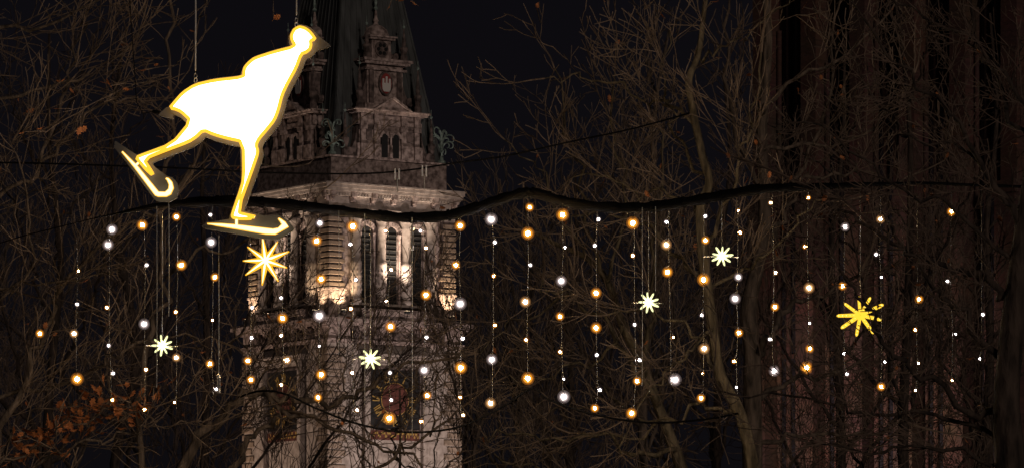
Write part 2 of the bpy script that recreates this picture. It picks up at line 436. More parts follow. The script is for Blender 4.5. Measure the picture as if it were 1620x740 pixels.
# gabled stone dormers with obelisks, crest and little dome, one per face
def obelisk(T, x, y, z, h, parent):
    o = MB(T); s = h
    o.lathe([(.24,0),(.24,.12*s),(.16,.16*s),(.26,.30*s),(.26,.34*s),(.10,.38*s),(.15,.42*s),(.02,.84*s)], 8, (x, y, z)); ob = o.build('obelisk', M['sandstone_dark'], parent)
    t = MB(T); t.lathe([(.02,-.08),(.09,0),(.09,.06),(.02,.14),(.015,.5)], 8, (x, y, z + .86*s)); t.build('copper_tip', M['verdigris'], ob)
def volute(T, x, sgn, z0, z1, wdt, y0, y1, parent):
    pts = []
    for i in range(9):
        t = i/8; pts.append((x + sgn * wdt * (1-t)**2.2, z0 + (z1 - z0) * t))
    poly = [(x, z0)] + pts if sgn > 0 else [(x, z0)] + pts
    if sgn < 0: poly = poly[::-1]
    v = MB(T); v.prism(poly, y0, y1); v.disc(x + sgn*wdt*.75, z0 + .28, .28, y0 - .08, y1, 10)
    v.build('volute', M['sandstone_dark'], parent)
for k in (0, 1):
    T = FM(k); yf = -4.35
    z1, z2, z3, z4, z5 = Z_PAR, zt(196), zt(172), zt(160), zt(94)
    m = MB(T); m.box(-2.25, 2.25, yf, -2.4, z1, z2); m.box(-2.45, 2.45, yf-.12, -2.4, z1, z1+.85)
    m.box(-2.4, 2.4, yf-.10, -2.2, z2, z2+.3); m.box(-2.35, 2.35, yf-.04, -2.2, z2+.3, z3-.25); m.box(-2.7, 2.7, yf-.38, -2.2, z3-.25, z3-.08); m.box(-2.85, 2.85, yf-.5, -2.2, z3-.08, z3)
    m.box(-1.35, 1.35, yf+.5, -1.6, z3, z5); m.box(-1.6, 1.6, yf+.3, -1.6, z3, z4)
    m.box(-1.55, 1.55, yf+.30, -1.4, z5-.5, z5-.36); m.box(-1.7, 1.7, yf+.15, -1.4, z5-.12, z5+.05); m.box(-1.85, 1.85, yf+.02, -1.3, z5+.05, z5+.2)
    z6, z7 = zt(86), zt(50)
    m.box(-.72, .72, yf+.9, -1.2, z5+.2, z7); m.box(-.95, .95, yf+.72, -1.1, z7-.25, z7-.1); m.box(-1.05, 1.05, yf+.62, -1.0, z7-.1, z7)
    dm = m.build('gable_dormer', M['sandstone'], tower)
    for x in (-2.02, -1.02, 1.02, 2.02):
        p = MB(T); hh = z2 - z1 - .85
        p.box(x-.24, x+.24, yf-.26, yf-.122, z1, z1+.84); p.box(x-.19, x+.19, yf-.16, yf, z1+.855, z2-.3, .02); p.box(x-.26, x+.26, yf-.24, yf, z2-.3, z2-.004); p.box(x-.22, x+.22, yf-.22, yf-.102, z2+.01, z3-.26)
        p.build('pilaster', M['sandstone'], dm)
    for x in (-1.52, 1.52):
        p = MB(T); p.box(x-.22, x+.22, yf-.07, yf, z1+1.1, z1+1.9, .03); p.box(x-.26, x+.26, yf-.12, yf, z1+1.95, z1+2.05); p.build('niche_panel', M['sandstone_dark'], dm)
    for x in (-.42, .42):
        p = MB(T); p.prism(arch_poly(x, .24, z1+.05, z2-.75), yf-.125, yf+.05); p.build('lancet_window', M['dark_open'], dm)
        p = MB(T); n = 8
        for i in range(n):
            a0, a1 = math.pi*i/n, math.pi*(i+1)/n; zs = z2-.75
            p.prism([(x+.25*math.cos(a0), zs+.25*math.sin(a0)),(x+.42*math.cos(a0), zs+.42*math.sin(a0)),(x+.42*math.cos(a1), zs+.42*math.sin(a1)),(x+.25*math.cos(a1), zs+.25*math.sin(a1))], yf-.2, yf)
        p.build('window_hood', M['sandstone'], dm)
    p = MB(T); p.lathe([(.14,0),(.14,.3),(.08,.36),(.07,1.3),(.15,1.5),(.15,1.62)], 8, (0, yf-.2, z1+.05)); p.build('colonnette', M['sandstone'], dm, True)
    p = MB(T); za = zt(154); p.prism([(-1.3, z3+.005),(1.3, z3+.005),(0, za)], yf-.42, yf+.3); pe = p.build('pediment', M['sandstone'], dm)
    p = MB(T)
    for s in (-1, 1):
        p.prism([(s*1.42, z3+.01),(s*1.22, z3+.01),(0, za-.02),(0, za+.16)] if s < 0 else [(1.22, z3+.01),(1.42, z3+.01),(0, za+.16),(0, za-.02)], yf-.55, yf-.422)
    p.build('pediment_moulding', M['sandstone'], pe)
    volute(T, -2.452, -1, z1, z2-.2, .75, yf, -3.6, dm); volute(T, 2.452, 1, z1, z2-.2, .75, yf, -3.6, dm)
    volute(T, -1.352, -1, z4, z5-.6, .75, yf+.6, -3.0, dm); volute(T, 1.352, 1, z4, z5-.6, .75, yf+.6, -3.0, dm)
    volute(T, -.722, -1, z5+.2, z7-.5, .6, yf+1.0, -2.6, dm); volute(T, .722, 1, z5+.2, z7-.5, .6, yf+1.0, -2.6, dm)
    for x in (-1.05, 1.05):
        p = MB(T); p.box(x-.17, x+.17, yf+.38, yf+.498, z4, z5-.5, .02); p.build('pier_strip', M['sandstone_dark'], dm)
    # crest: oval shield with a white three-towered castle gate on red
    zc = zt(127); yc = yf + .5
    p = MB(T); p.prism([(.52*math.cos(2*math.pi*i/20), zc + .78*math.sin(2*math.pi*i/20)) for i in range(20)], yc-.14, yc); cr = p.build('crest', M['sandstone_dark'], dm)
    p = MB(T); p.prism([(.40*math.cos(2*math.pi*i/20), zc + .64*math.sin(2*math.pi*i/20)) for i in range(20)], yc-.17, yc-.142); p.build('shield', M['crest_red'], cr)
    p = MB(T); p.prism([(-.30,zc-.38),(.30,zc-.38),(.33,zc+.02),(-.33,zc+.02)], yc-.21, yc-.172); p.prism([(-.2,zc-.52),(.2,zc-.52),(.30,zc-.381),(-.30,zc-.381)], yc-.21, yc-.172)
    for x, h in ((-.24,.30),(0,.44),(.24,.30)):
        p.box(x-.07, x+.07, yc-.21, yc-.172, zc+.022, zc+h)
    p.build('castle_emblem', M['crest_white'], cr)
    # rosette stage, dome, finial
    zr = zt(71); yr = yf + .9
    p = MB(T); p.disc(0, zr, .5, yr-.08, yr, 16); ro = p.build('rosette', M['sandstone_dark'], dm)
    for i in range(6):
        a = math.pi*i/3; p = MB(T); p.disc(.28*math.cos(a), zr+.28*math.sin(a), .12, yr-.14, yr-.082, 8); p.build('rosette_lobe', M['dark_open'], ro)
    p = MB(T); p.lathe([(.85,0),(.85,.15),(.80,.3),(.68,.5),(.45,.68),(.2,.78),(.12,.95),(.2,1.05),(.12,1.2),(.06,1.7)], 12, (0, yf+1.55, z7)); do = p.build('dome_cap', M['sandstone'], dm, True)
    p = MB(T); p.lathe([(.05,0),(.16,.12),(.05,.3),(.10,.5),(.03,.9),(.015,1.8)], 8, (0, yf+1.55, z7+1.7)); p.build('copper_finial', M['verdigris'], do)
    obelisk(T, -2.2, yf+.05, z3, 3.3, dm); obelisk(T, 2.2, yf+.05, z3, 3.3, dm)
    obelisk(T, -3.25, yf+.1, z1, 3.3, dm); obelisk(T, 3.25, yf+.1, z1, 3.3, dm)
    obelisk(T, -1.4, yf+.45, z5+.2, 2.5, dm); obelisk(T, 1.4, yf+.45, z5+.2, 2.5, dm)
# curled copper corner ornaments standing on the parapet
for sx, sy, rz in cz:
    c = MB(Matrix.Translation((sx*4.12, sy*4.12, Z_PAR)) @ Matrix.Rotation(rz, 4, 'Z') @ Matrix.Scale(.8, 4))
    c.lathe([(.35,0),(.35,.2),(.18,.3),(.14,.6),(.2,.7)], 8)
    for i in range(16):
        a = 2*math.pi*i/16*1.9; hgt = .5 + .55*(i % 4); pts = []
        R_ = .35 + .14*(i % 3)
        for j in range(11):
            t = j/10; sp = R_*(1 - .75*t); th = t*4.6
            rr_ = .12 + R_*.9 - sp*math.cos(th); zz = .35 + hgt + sp*math.sin(th)*1.1 - .25*(1-t)
            pts.append((rr_*math.cos(a), rr_*math.sin(a), zz))
        pts = [(0, 0, .3), (.05*math.cos(a), .05*math.sin(a), .3 + hgt*.5)] + pts
        c.tube(pts, [.06,.06] + [.075 - .004*j for j in range(11)], 5)
    c.lathe([(.16,.3),(.12,1.2),(.2,1.5),(.12,1.75),(.16,1.95),(.1,2.15),(.02,2.3)], 7)
    c.build('corner_acroterion', M['verdigris'], tower, True)

# ------------------------------------------------------------------ floodlights of the tower
def floodlight(pos, aim, energy, size, angle, color, label, group=None, blend=.6):
    d = (Vector(aim) - Vector(pos)).normalized()
    t = thing('floodlight', pos, label, 'floodlight', group)
    q = d.to_track_quat('Z', 'Y').to_matrix().to_4x4()
    c = MB(q); c.box(-.16, .16, -.11, .11, -.09, .06, .02); c.build('lamp_case', M['fixture'], t)
    c = MB(q); c.box(-.13, .13, -.085, .085, .062, .068); c.build('lens', M['flood_lens'], t)
    c = MB(); c.box(-.19, -.165, -.03, .03, -.25, .03); c.box(.165, .19, -.03, .03, -.25, .03); c.box(-.19, .19, -.05, .05, -.28, -.25); c.build('bracket', M['fixture'], t)
    l = bpy.data.lights.new('flood_beam', 'SPOT'); l.energy = energy; l.color = color; l.spot_size = math.radians(angle); l.spot_blend = blend; l.shadow_soft_size = size
    o = bpy.data.objects.new('flood_beam', l); col.objects.link(o); o.parent = t
    o.location = d * .1; o.rotation_euler = (-d).to_track_quat('Z', 'Y').to_euler()
    return t
TW = Matrix.Translation(tc) @ R35
def tw(k, x, y, z): return TW @ (FM(k) @ Vector((x, y, z)))
GOLD = (1.0, .72, .42)
for k, x, who in ((0, -4.1, 'between the clock face and the near corner quoins'), (0, 4.1, 'below the far quoins of the clock side'), (1, 4.1, 'at the near corner on the shaded side'), (1, -4.1, 'at the outer corner of the shaded side')):
    floodlight(tw(k, x, -5.42, Z_BAL + .30), tw(k, x, -4.75, Z_BELF + 3.2), 620 if k == 0 else 340, .08, 100, GOLD, 'small warm floodlight on the belfry gallery ' + who, 'gallery floodlights')
for k, x, who in ((0, 0.0, 'clock'), (1, 0.0, 'shaded')):
    floodlight(tw(k, x, -6.4, Z_BAL + .35), tw(k, x, -4.95, Z_TOPC), 4200 if k == 0 else 2200, .1, 62, (1., .80, .60), 'warm floodlight on a bracket off the gallery of the %s side' % who, 'gallery floodlights')
for k, x, who in ((0, 0.0, 'clock'), (1, -6.5, 'shaded')):
    floodlight(tw(k, x, -22, .35), tw(k, 0 if k == 0 else -3.2, -5, 19.5), 21000 if k == 0 else 16000, .25, 42, (1.0, .82, .72) if k == 0 else (1., .74, .55), 'large ground floodlight aimed up at the %s side of the tower' % who, 'ground floodlights')

# ------------------------------------------------------------------ red brick church
CD = 170.0; KC = F / CD
def cx_(px): return (px - 810) / KC
def cz_(py): return CZ + (YH - py) / KC
church = thing('brick_church', (13.39, CD, 0), 'dark red brick church with slender wall shafts behind the bare trees', 'church', rz=math.radians(-40))
OX = cx_(1400)
b = MB(); b.box(cx_(1206)-OX, cx_(2100)-OX, 0, 14, 0, 36.0); b.build('wall', M['brick'], church)
b = MB(Matrix.Rotation(math.pi/2, 4, 'Z')); zr_ = 36.0; b.prism([(-.5, zr_), (7, zr_ + 15), (14.5, zr_)], -(cx_(2105)-OX), -(cx_(1200)-OX)); b.build('roof', M['slate'], church)
b = MB(); b.box(cx_(1203)-OX, cx_(2104)-OX, -.6, -.002, zr_ - .5, zr_ - .004); b.build('eaves_cornice', M['brick'], church)
butt = [1225, 1320, 1415, 1510, 1605, 1700, 1795, 1890, 1985]
for px in butt:
    x = cx_(px) - OX; q = MB()
    ztop_ = 37.5
    q.box(x-.42, x+.42, -1.0, 0, 0, cz_(330)); q.box(x-.36, x+.36, -.75, .2, cz_(330), ztop_); q.prism([(x-.36, ztop_), (x+.36, ztop_), (x, ztop_+1.0)], -.75, .2)
    q.prism([(x-.5, cz_(330)),(x+.5, cz_(330)),(x+.36, cz_(330)+.45),(x-.36, cz_(330)+.45)], -1.06, -.752)
    q.build('buttress', M['brick'], church)
for i in range(len(butt) - 1):
    x0, x1 = cx_(butt[i]) - OX + .48, cx_(butt[i+1]) - OX - .48
    cxm, hw = (x0 + x1)/2, (x1 - x0)/2
    zsp = cz_(45 + 60*(i % 2)); z0 = cz_(790)
    q = MB(); pts = [(x0, z0), (x1, z0)]
    for j in range(9):
        t = j/8; pts.append((x1 - hw*(t**1.6), zsp + 2.4*math.sin(t*math.pi/2)))
    for j in range(7, -1, -1):
        t = j/8; pts.append((x0 + hw*(t**1.6), zsp + 2.4*math.sin(t*math.pi/2)))
    q.prism(pts, -.05, .05); win = q.build('lancet_window', M['glass_dark'], church)
    n = max(3, int((x1 - x0)/.42))
    for j in range(n + 1):
        xx = x0 + (x1 - x0)*j/n
        tt = min(1, abs(xx - cxm)/hw); zz = zsp + 2.4*max(.1, (1 - tt))
        s = MB(); s.lathe([(.10, 0), (.10, zz - z0)], 7, (xx, -.14, z0)); s.build('wall_shaft', M['brick'], win, True)
    for zz in (cz_(560), cz_(330)):
        s = MB(); s.box(x0, x1, -.11, -.052, zz, zz + .16); s.build('transom', M['brick'], win)

CM = Matrix.Translation((13.39, CD, 0)) @ Matrix.Rotation(math.radians(-40), 4, 'Z')
floodlight(CM @ Vector((1.5, -16, .35)), CM @ Vector((1.5, 0, 12.0)), 15000, .25, 44, (1.0, .70, .56), 'large ground floodlight aimed up at the brick church shafts', 'ground floodlights', .9)

# ------------------------------------------------------------------ trees
rng = random.Random(11)
def smooth(pts, sub=4):
    pts = [Vector(p) for p in pts]; o = []
    for i in range(len(pts) - 1):
        p0 = pts[max(i-1, 0)]; p1 = pts[i]; p2 = pts[i+1]; p3 = pts[min(i+2, len(pts)-1)]
        for j in range(sub):
            t = j/sub
            o.append(0.5*((2*p1) + (p2-p0)*t + (2*p0-5*p1+4*p2-p3)*t*t + (3*p1-p0-3*p2+p3)*t**3))
    o.append(pts[-1]); return o
def rvec(): return Vector((rng.gauss(0,1), rng.gauss(0,1), rng.gauss(0,1)))
def aside(t, ang):
    a = rvec(); a = (a - t*a.dot(t))
    if a.length < 1e-4: a = t.orthogonal()
    a.normalize(); return (t*math.cos(ang) + a*math.sin(ang)).normalized()

class Tree:
    def __init__(s, name, base, label, bark, rmin, up=.05, group=None, wob=.19, ang=(.38,.9)):
        s.t = thing(name, base, label, 'tree', group); s.base = Vector(base); s.bark = bark
        s.thin = .0058; s.twig = M['twig_dark'] if bark is M['bark_c'] else M['twig']; s.rmin = rmin; s.up = up; s.wob = wob; s.ang = ang
        s.crown = MB(); s.tips = []; s.n = 0
    def loc(s, pts): return [Vector(p) - s.base for p in pts]
    def solid(s, name, pts, rad, n=9):
        b = MB(); b.tube(s.loc(pts), rad, n); return b.build(name, s.bark, s.t, True)
    def grow(s, p, d, L, r, lvl, dens):
        n = max(3, min(9, int(L/.16) + 2)); st = L/n; pts = [p.copy()]; rad = [r]; dd = d.copy()
        for i in range(n):
            dd = (dd + rvec()*s.wob*.6 + Vector((0,0,s.up))).normalized()
            pts.append(pts[-1] + dd*st); rad.append(max(s.rmin, r*(1 - .72*(i+1)/n)))
        s.crown.tube(s.loc(pts), rad, 5 if r > .02 else (4 if r > .009 else 3), False); s.n += 1
        if lvl <= 0:
            s.tips.append((pts[-1], dd.copy())); return
        s.spawn(pts, rad, L, lvl, dens)
    def spawn(s, pts, rad, L, lvl, dens, t0=.15, frac=(.38,.72)):
        m = max(1, int(L*dens[min(lvl, len(dens)-1)] + rng.random()))
        for _ in range(m):
            t = t0 + (1-t0)*rng.random(); i = min(len(pts)-2, int(t*(len(pts)-1)))
            tg = (pts[i+1] - pts[i]).normalized(); f = t*(len(pts)-1) - i
            p = pts[i].lerp(pts[i+1], min(1, f))
            l = L*rng.uniform(*frac)*(1.15 - .55*t)
            s.grow(p, aside(tg, rng.uniform(*s.ang)), max(.12, l), max(s.rmin, min(rad[i]*rng.uniform(.4,.62), l*s.thin)), lvl-1, dens)
    def limb(s, pts, r0, r1, lvl=3, dens=(0,7,5,2.2), lsub=None, name='limb', t0=.05, wobble=.03):
        q = smooth(pts, 4); L = sum((q[i+1]-q[i]).length for i in range(len(q)-1))
        q = [q[0]] + [v + rvec()*wobble for v in q[1:]]
        rad = [(r0 + (r1-r0)*(i/(len(q)-1))**.8)*.74*rng.uniform(.9,1.1) for i in range(len(q))]
        s.solid(name, q, rad)
        s.spawn(q, rad, lsub or min(2.6, L*.8), lvl, [0 if i < lvl else dens[lvl]*L/(lsub or min(2.6, L*.8)) for i in range(lvl+1)] if False else dens_for(dens, lvl, L, lsub or min(2.6, L*.8)), t0)
        d = (q[-1]-q[-2]).normalized(); s.grow(q[-1], d, .7, r1, 2, dens)
        return q
    def done(s, leaves=0, size=(.05,.09), region=None):
        s.crown.v and tag(s.crown.build('crown', s.twig, s.t), kind='stuff')
        tips = [t for t in s.tips if region is None or region(t[0])]
        rng.shuffle(tips)
        for p, d in tips[:leaves]:
            add_leaf(s.t, p - s.base, rng.uniform(*size))
def dens_for(dens, lvl, L, ls):
    d = list(dens); d[lvl] = dens[lvl]*L/ls; return d

# lobed withered leaf, folded along its midrib (one mesh, shared)
def leaf_mesh():
    out = [(0,.0),(.10,.16),(.28,.22),(.17,.36),(.36,.50),(.19,.60),(.28,.78),(.10,.82),(0,1.0)]
    v = [(0, y, .0) for x, y in out]; f = []
    r = [(x, y, .10*x + .05*math.sin(5*y)) for x, y in out]; l = [(-x, y, .14*x + .05*math.sin(4*y+1)) for x, y in out]
    n = len(out); vs = v + r + l
    for i in range(n-1):
        f.append((i, n+i, n+i+1, i+1)); f.append((i, i+1, 2*n+i+1, 2*n+i))
    b = MB(); b.add(vs, f); b.tube([(0,-.35,.03),(0,0,0)], .015, 3); return b.mesh('leaf', M['leaf'])
LEAF = leaf_mesh()
def add_leaf(parent, p, s):
    return link('leaf', LEAF, parent, p, (rng.uniform(1.6, 3.6), rng.uniform(-.7,.7), rng.uniform(0, 6.28)), s)

def PP(lst, d, spread=0.0):
    out_ = []; dd = d
    for i, (x, y) in enumerate(lst):
        out_.append(P(x, y, dd)); dd += rng.uniform(-spread, spread)
    return out_
def px(n, d): return n*d/F

# -- oak with withered leaves, left side
d = 37.0
T1 = Tree('oak_tree', P(-90, 1100 + CZ*F/d, d), 'bare oak with a clump of withered orange leaves beyond the trailing skate', M['bark_b'], .0040, .03)
tr = smooth([P(-90, 1100 + CZ*F/d, d), P(-95, 900, d), P(-80, 700, d), P(-95, 500, d), P(-85, 250, d), P(-100, -60, d), P(-90, -300, d)])
T1.solid('trunk', tr, [px(34, d)*(1 - .75*i/(len(tr)-1)) for i in range(len(tr))], 12)
D1 = (0, 5.0, 5.4, 5.4)
for pts, r0, r1 in (([(-95,215),(0,159),(100,131),(165,108),(210,78)], 5, 1.6), ([(-80,420),(0,310),(60,270),(95,230),(155,163),(215,160),(250,168)], 6, 1.6),
                    ([(155,163),(175,155),(210,133),(235,129),(262,140)], 2.4, 1.3), ([(60,270),(95,150),(125,75),(140,25),(150,-30)], 4, 2),
                    ([(-85,760),(20,640),(60,540),(90,470),(140,400),(200,352),(262,332)], 8, 3.2), ([(-92,480),(0,453),(83,449),(160,432),(215,410)], 3.5, 1.2),
                    ([(-85,650),(60,620),(142,587),(200,553),(230,539),(290,531),(345,534)], 6, 1.6), ([(-85,800),(0,765),(78,729),(138,696),(188,690),(270,672),(332,668)], 5, 1.2),
                    ([(-95,60),(20,50),(120,15),(220,-20)], 5, 2), ([(-85,560),(10,470),(50,400),(40,300),(20,220)], 4.5, 1.6)):
    T1.limb(PP(pts, d, .25), px(r0, d), px(r1, d), 3, D1, 1.35)
cl = T1.limb(PP([(-60,770),(0,735),(60,700),(120,668),(180,645),(245,640)], d, .1), px(4, d), px(1.4, d), 3, (0,8,6,5), .5)
leafpts = []
for i in range(175):
    t = rng.random(); j = min(len(cl)-2, int((.28 + .72*t)*(len(cl)-1)))
    q = cl[j].lerp(cl[j+1], rng.random()) + Vector((rng.gauss(0,.10), rng.gauss(0,.14), rng.gauss(.02,.085)))
    add_leaf(T1.t, q - T1.base, rng.uniform(.06, .11))
T1.done(30, (.045, .085))

# -- tree with the thick grey limb in front of the tower
d = 38.5
T2 = Tree('lime_tree', P(215, 1100 + CZ*F/d, d), 'bare tree with a thick bent grey limb crossing before the tower', M['bark_b'], .0038, .05)
tr = smooth([P(215, 1100 + CZ*F/d, d), P(212, 1000, d), P(220, 880, d), P(240, 800, d)]); T2.solid('trunk', tr, [px(30, d) - px(10, d)*i/(len(tr)-1) for i in range(len(tr))], 12)
D2 = (0, 4.0, 4.2, 3.0)
T2.limb(PP([(238,805),(290,737),(330,683),(375,630),(420,619),(470,627),(520,640),(560,625),(610,596),(655,573)], d, .12), px(14, d), px(3, d), 3, D2, 1.25)
T2.limb(PP([(240,800),(310,790),(355,748),(390,702),(425,668),(447,645)], d, .2), px(11, d), px(4, d), 3, D2, 1.1)
T2.limb(PP([(420,619),(470,660),(520,668),(600,700),(690,745),(760,770)], d, .15), px(6, d), px(2, d), 3, D2, 1.2)
T2.limb(PP([(300,790),(420,800),(520,770),(600,735),(680,690),(730,640)], d, .2), px(7, d), px(2, d), 3, D2, 1.2)
T2.limb(PP([(236,805),(215,680),(235,560),(262,440),(250,330),(280,200),(262,60),(275,-50)], d+.2, .2), px(9, d), px(3, d), 3, D2, 1.2)
T2.limb(PP([(262,440),(310,400),(360,390),(420,360),(480,330),(520,300)], d+.3, .2), px(4, d), px(1.4, d), 3, D2, 1.0)
T2.limb(PP([(250,330),(300,270),(350,255),(420,262),(500,258)], d+.3, .2), px(3.5, d), px(1.2, d), 3, D2, .9)
for x0, y0, x1, y1 in ((398,622,372,455),(430,620,440,440),(470,627,455,470),(508,640,500,455),(545,632,552,470),(490,650,520,500),(585,612,590,480),(410,660,404,500),(610,600,640,470),(350,655,340,520),(680,690,700,520),(640,720,668,560)):
    T2.limb(PP([(x0,y0),(x0*.65+x1*.35+rng.uniform(-9,9), y0*.65+y1*.35),(x0*.3+x1*.7+rng.uniform(-9,9), y0*.3+y1*.7),(x1,y1)], d, .12), px(2.2, d), px(.9, d), 2, (0,6,4), .7, name='shoot')
T2.done(30, (.04, .075))

# -- branch ends of a tree behind the near viewpoint row: twigs hanging by the sign wires
# -- pale forked tree (right of centre)
d = 38.0
T3 = Tree('plane_tree', P(1215, 1100 + CZ*F/d, d), 'pale greenish tree with a crooked lit trunk rising past the amber lights', M['bark_a'], .0042, .05)
tk = [(1215, 1100 + CZ*F/d),(1210,900),(1195,760),(1172,655),(1140,595),(1125,500),(1112,400),(1108,330),(1122,290),(1112,250),(1095,170),(1090,125),(1104,89),(1112,36),(1120,-60),(1110,-160)]
tr = smooth(PP(tk, d, .1), 3); T3.solid('trunk', tr, [rng.uniform(.93,1.07)*px(11.5 - 8.5*i/(len(tr)-1), d) for i in range(len(tr))], 12)
D3 = (0, 5.4, 5.2, 5.0)
for pts, r0, r1 in (([(1124,460),(1102,436),(1048,393),(1015,350),(960,340),(905,346)], 7, 2), ([(1108,214),(1065,168),(1032,156),(961,134),(912,120),(870,122)], 4, 1.4),
                    ([(1104,89),(1135,78),(1166,67),(1220,31),(1260,-20)], 3.5, 1.5), ([(1140,595),(1100,535),(1060,505),(1010,490),(960,500)], 5, 1.5),
                    ([(1112,400),(1145,330),(1165,250),(1190,180),(1200,90)], 5, 2), ([(1172,655),(1120,640),(1060,665),(1000,690),(930,680)], 6, 1.5),
                    ([(1122,290),(1080,240),(1060,180),(1050,110),(1065,40)], 4, 1.6), ([(1120,480),(1160,430),(1215,405),(1260,350),(1300,320)], 5, 1.6),
                    ([(1128,520),(1085,560),(1055,590),(1010,640),(985,720)], 4, 1.6), ([(1109,330),(1060,310),(1000,300),(950,280),(900,285)], 3.5, 1.3)):
    T3.limb(PP(pts, d, .3), px(r0, d), px(r1, d), 3, D3, 1.4)
T3.done(22, (.05, .08))

# -- leaning double-stemmed tree left of it
d = 40.0
T4 = Tree('linden_tree', P(1130, 1100 + CZ*F/d, d), 'leaning tree whose forked stems fan out behind the middle light strings', M['bark_a'], .0042, .05)
tk = [(1130, 1100 + CZ*F/d),(1120,900),(1095,790),(1060,690),(1014,572),(985,514),(961,446),(927,407),(873,383),(820,352)]
tr = smooth(PP(tk, d, .1), 3); T4.solid('trunk', tr, [rng.uniform(.93,1.07)*px(12 - 9.5*i/(len(tr)-1), d) for i in range(len(tr))], 12)
for pts, r0, r1 in (([(1040,640),(1005,582),(980,543),(932,490),(898,465),(850,452)], 7, 2.5), ([(961,446),(935,360),(915,270),(892,190),(880,110)], 5, 1.6),
                    ([(1014,572),(1035,480),(1030,390),(1050,300),(1040,200)], 6, 2), ([(985,514),(960,560),(900,580),(850,600),(800,590)], 4, 1.4),
                    ([(1070,710),(1000,720),(940,690),(880,700),(820,680),(760,690)], 6, 1.6), ([(927,407),(880,330),(850,270),(800,230)], 3.5, 1.2),
                    ([(898,465),(850,500),(800,510),(760,560)], 3.5, 1.2), ([(1050,670),(990,650),(960,610),(930,640),(870,650)], 4, 1.4), ([(961,446),(990,360),(985,270),(965,200),(975,120)], 4.5, 1.5),
                    ([(1095,790),(1010,800),(900,760),(830,740),(780,720)], 6, 2)):
    T4.limb(PP(pts, d, .3), px(r0, d), px(r1, d), 3, D3, 1.5)
T4.done(22, (.05, .09))

# -- thick upright trunk
d = 43.0
T5 = Tree('chestnut_tree', P(1195, 1100 + CZ*F/d, d), 'upright thick brown trunk standing before the brick church corner', M['bark_b'], .0046, .06)
tk = [(1195, 1100 + CZ*F/d),(1192,900),(1190,700),(1190,553),(1183,494),(1198,420),(1210,350),(1205,200),(1215,60),(1208,-80),(1215,-260)]
tr = smooth(PP(tk, d, .1), 3); T5.solid('trunk', tr, [rng.uniform(.94,1.06)*px(18 - 13.5*i/(len(tr)-1), d) for i in range(len(tr))], 12)
for pts, r0, r1 in (([(1190,565),(1214,533),(1239,494),(1263,480),(1312,465),(1370,420)], 9, 3), ([(1198,420),(1230,360),(1262,290),(1300,180),(1320,60)], 8, 2.4), ([(1207,300),(1170,220),(1150,120),(1155,20),(1150,-60)], 6, 2),
                    ([(1192,640),(1250,600),(1320,590),(1390,560),(1450,500)], 7, 2), ([(1206,180),(1260,120),(1330,90),(1400,30)], 6, 2), ([(1205,240),(1290,230),(1380,200),(1450,120)], 5, 1.8), ([(1262,290),(1340,270),(1420,290),(1500,250)], 4, 1.5),
                    ([(1192,700),(1270,680),(1360,690),(1440,660)], 6, 2)):
    T5.limb(PP(pts, d, .4), px(r0, d), px(r1, d), 3, (0, 4.5, 4.5, 4), 1.6)
T5.done(24, (.05, .09))

# -- near dark tree at the right with limbs reaching in front of the lights
d = 31.0
T6 = Tree('maple_tree', P(1612, 1100 + CZ*F/d, d), 'near dark tree whose limbs cross in front of the bright amber star', M['bark_c'], .0034, .03)
tk = [(1612, 1100 + CZ*F/d),(1608,1000),(1600,760),(1592,640),(1602,520),(1618,380),(1640,220),(1650,40),(1660,-200)]
tr = smooth(PP(tk, d, .05), 3); T6.solid('trunk', tr, [rng.uniform(.95,1.05)*px(30 - 22*i/(len(tr)-1), d) for i in range(len(tr))], 12)
D6 = (0, 6.5, 7, 6.5)
for pts, r0, r1 in (([(1602,575),(1538,523),(1499,470),(1475,440),(1440,400),(1385,362)], 9, 2.5), ([(1612,470),(1572,450),(1520,432),(1465,411),(1411,382),(1324,320),(1270,282)], 10, 2.5), ([(1592,650),(1535,640),(1475,606),(1426,562),(1392,523),(1362,480),(1345,430)], 9, 3),
                    ([(1595,690),(1500,660),(1380,645),(1320,640),(1214,630),(1117,622)], 6, 1.6), ([(1616,380),(1560,250),(1480,150),(1400,80),(1340,-10)], 8, 2), ([(1630,280),(1590,150),(1540,30),(1530,-60)], 7, 3),
                    ([(1610,430),(1520,340),(1430,300),(1330,215),(1240,190)], 6, 1.5), ([(1597,740),(1530,720),(1440,705),(1360,720),(1280,700)], 6, 1.6), ([(1640,200),(1560,90),(1440,20),(1360,-40)], 6, 2), ([(1618,330),(1500,230),(1420,210),(1380,140)], 4.5, 1.5)):
    T6.limb(PP(pts, d, .18), px(r0, d), px(r1, d), 3, D6, 1.0)
T6.done(40, (.035, .06))

# -- twig ends hanging into the picture top, from an overhanging bough by the sign wires
d = 35.5
T7 = Tree('hornbeam_tree', P(-330, 1100 + CZ*F/d, d), 'tree reaching a leafy bough over the skater hanging wires', M['bark_b'], .003, -.02)
tr = smooth([P(-330, 1100 + CZ*F/d, d), P(-330, 600, d), P(-320, 200, d), P(-330, -150, d), P(-325, -420, d)]); T7.solid('trunk', tr, [px(30 - 18*i/(len(tr)-1), d) for i in range(len(tr))], 12)
T7.limb(PP([(-325,60),(-150,-60),(60,-70),(240,-55),(400,-45),(520,-30)], d, .15), px(9, d), px(2, d), 3, (0,6,5,3), .55)
T7.limb(PP([(310,-52),(328,10),(325,50),(304,85),(270,105),(235,125),(182,150)], d, .1), px(2.2, d), px(.9, d), 2, (0,6,5), .45)
T7.done(34, (.05, .085))

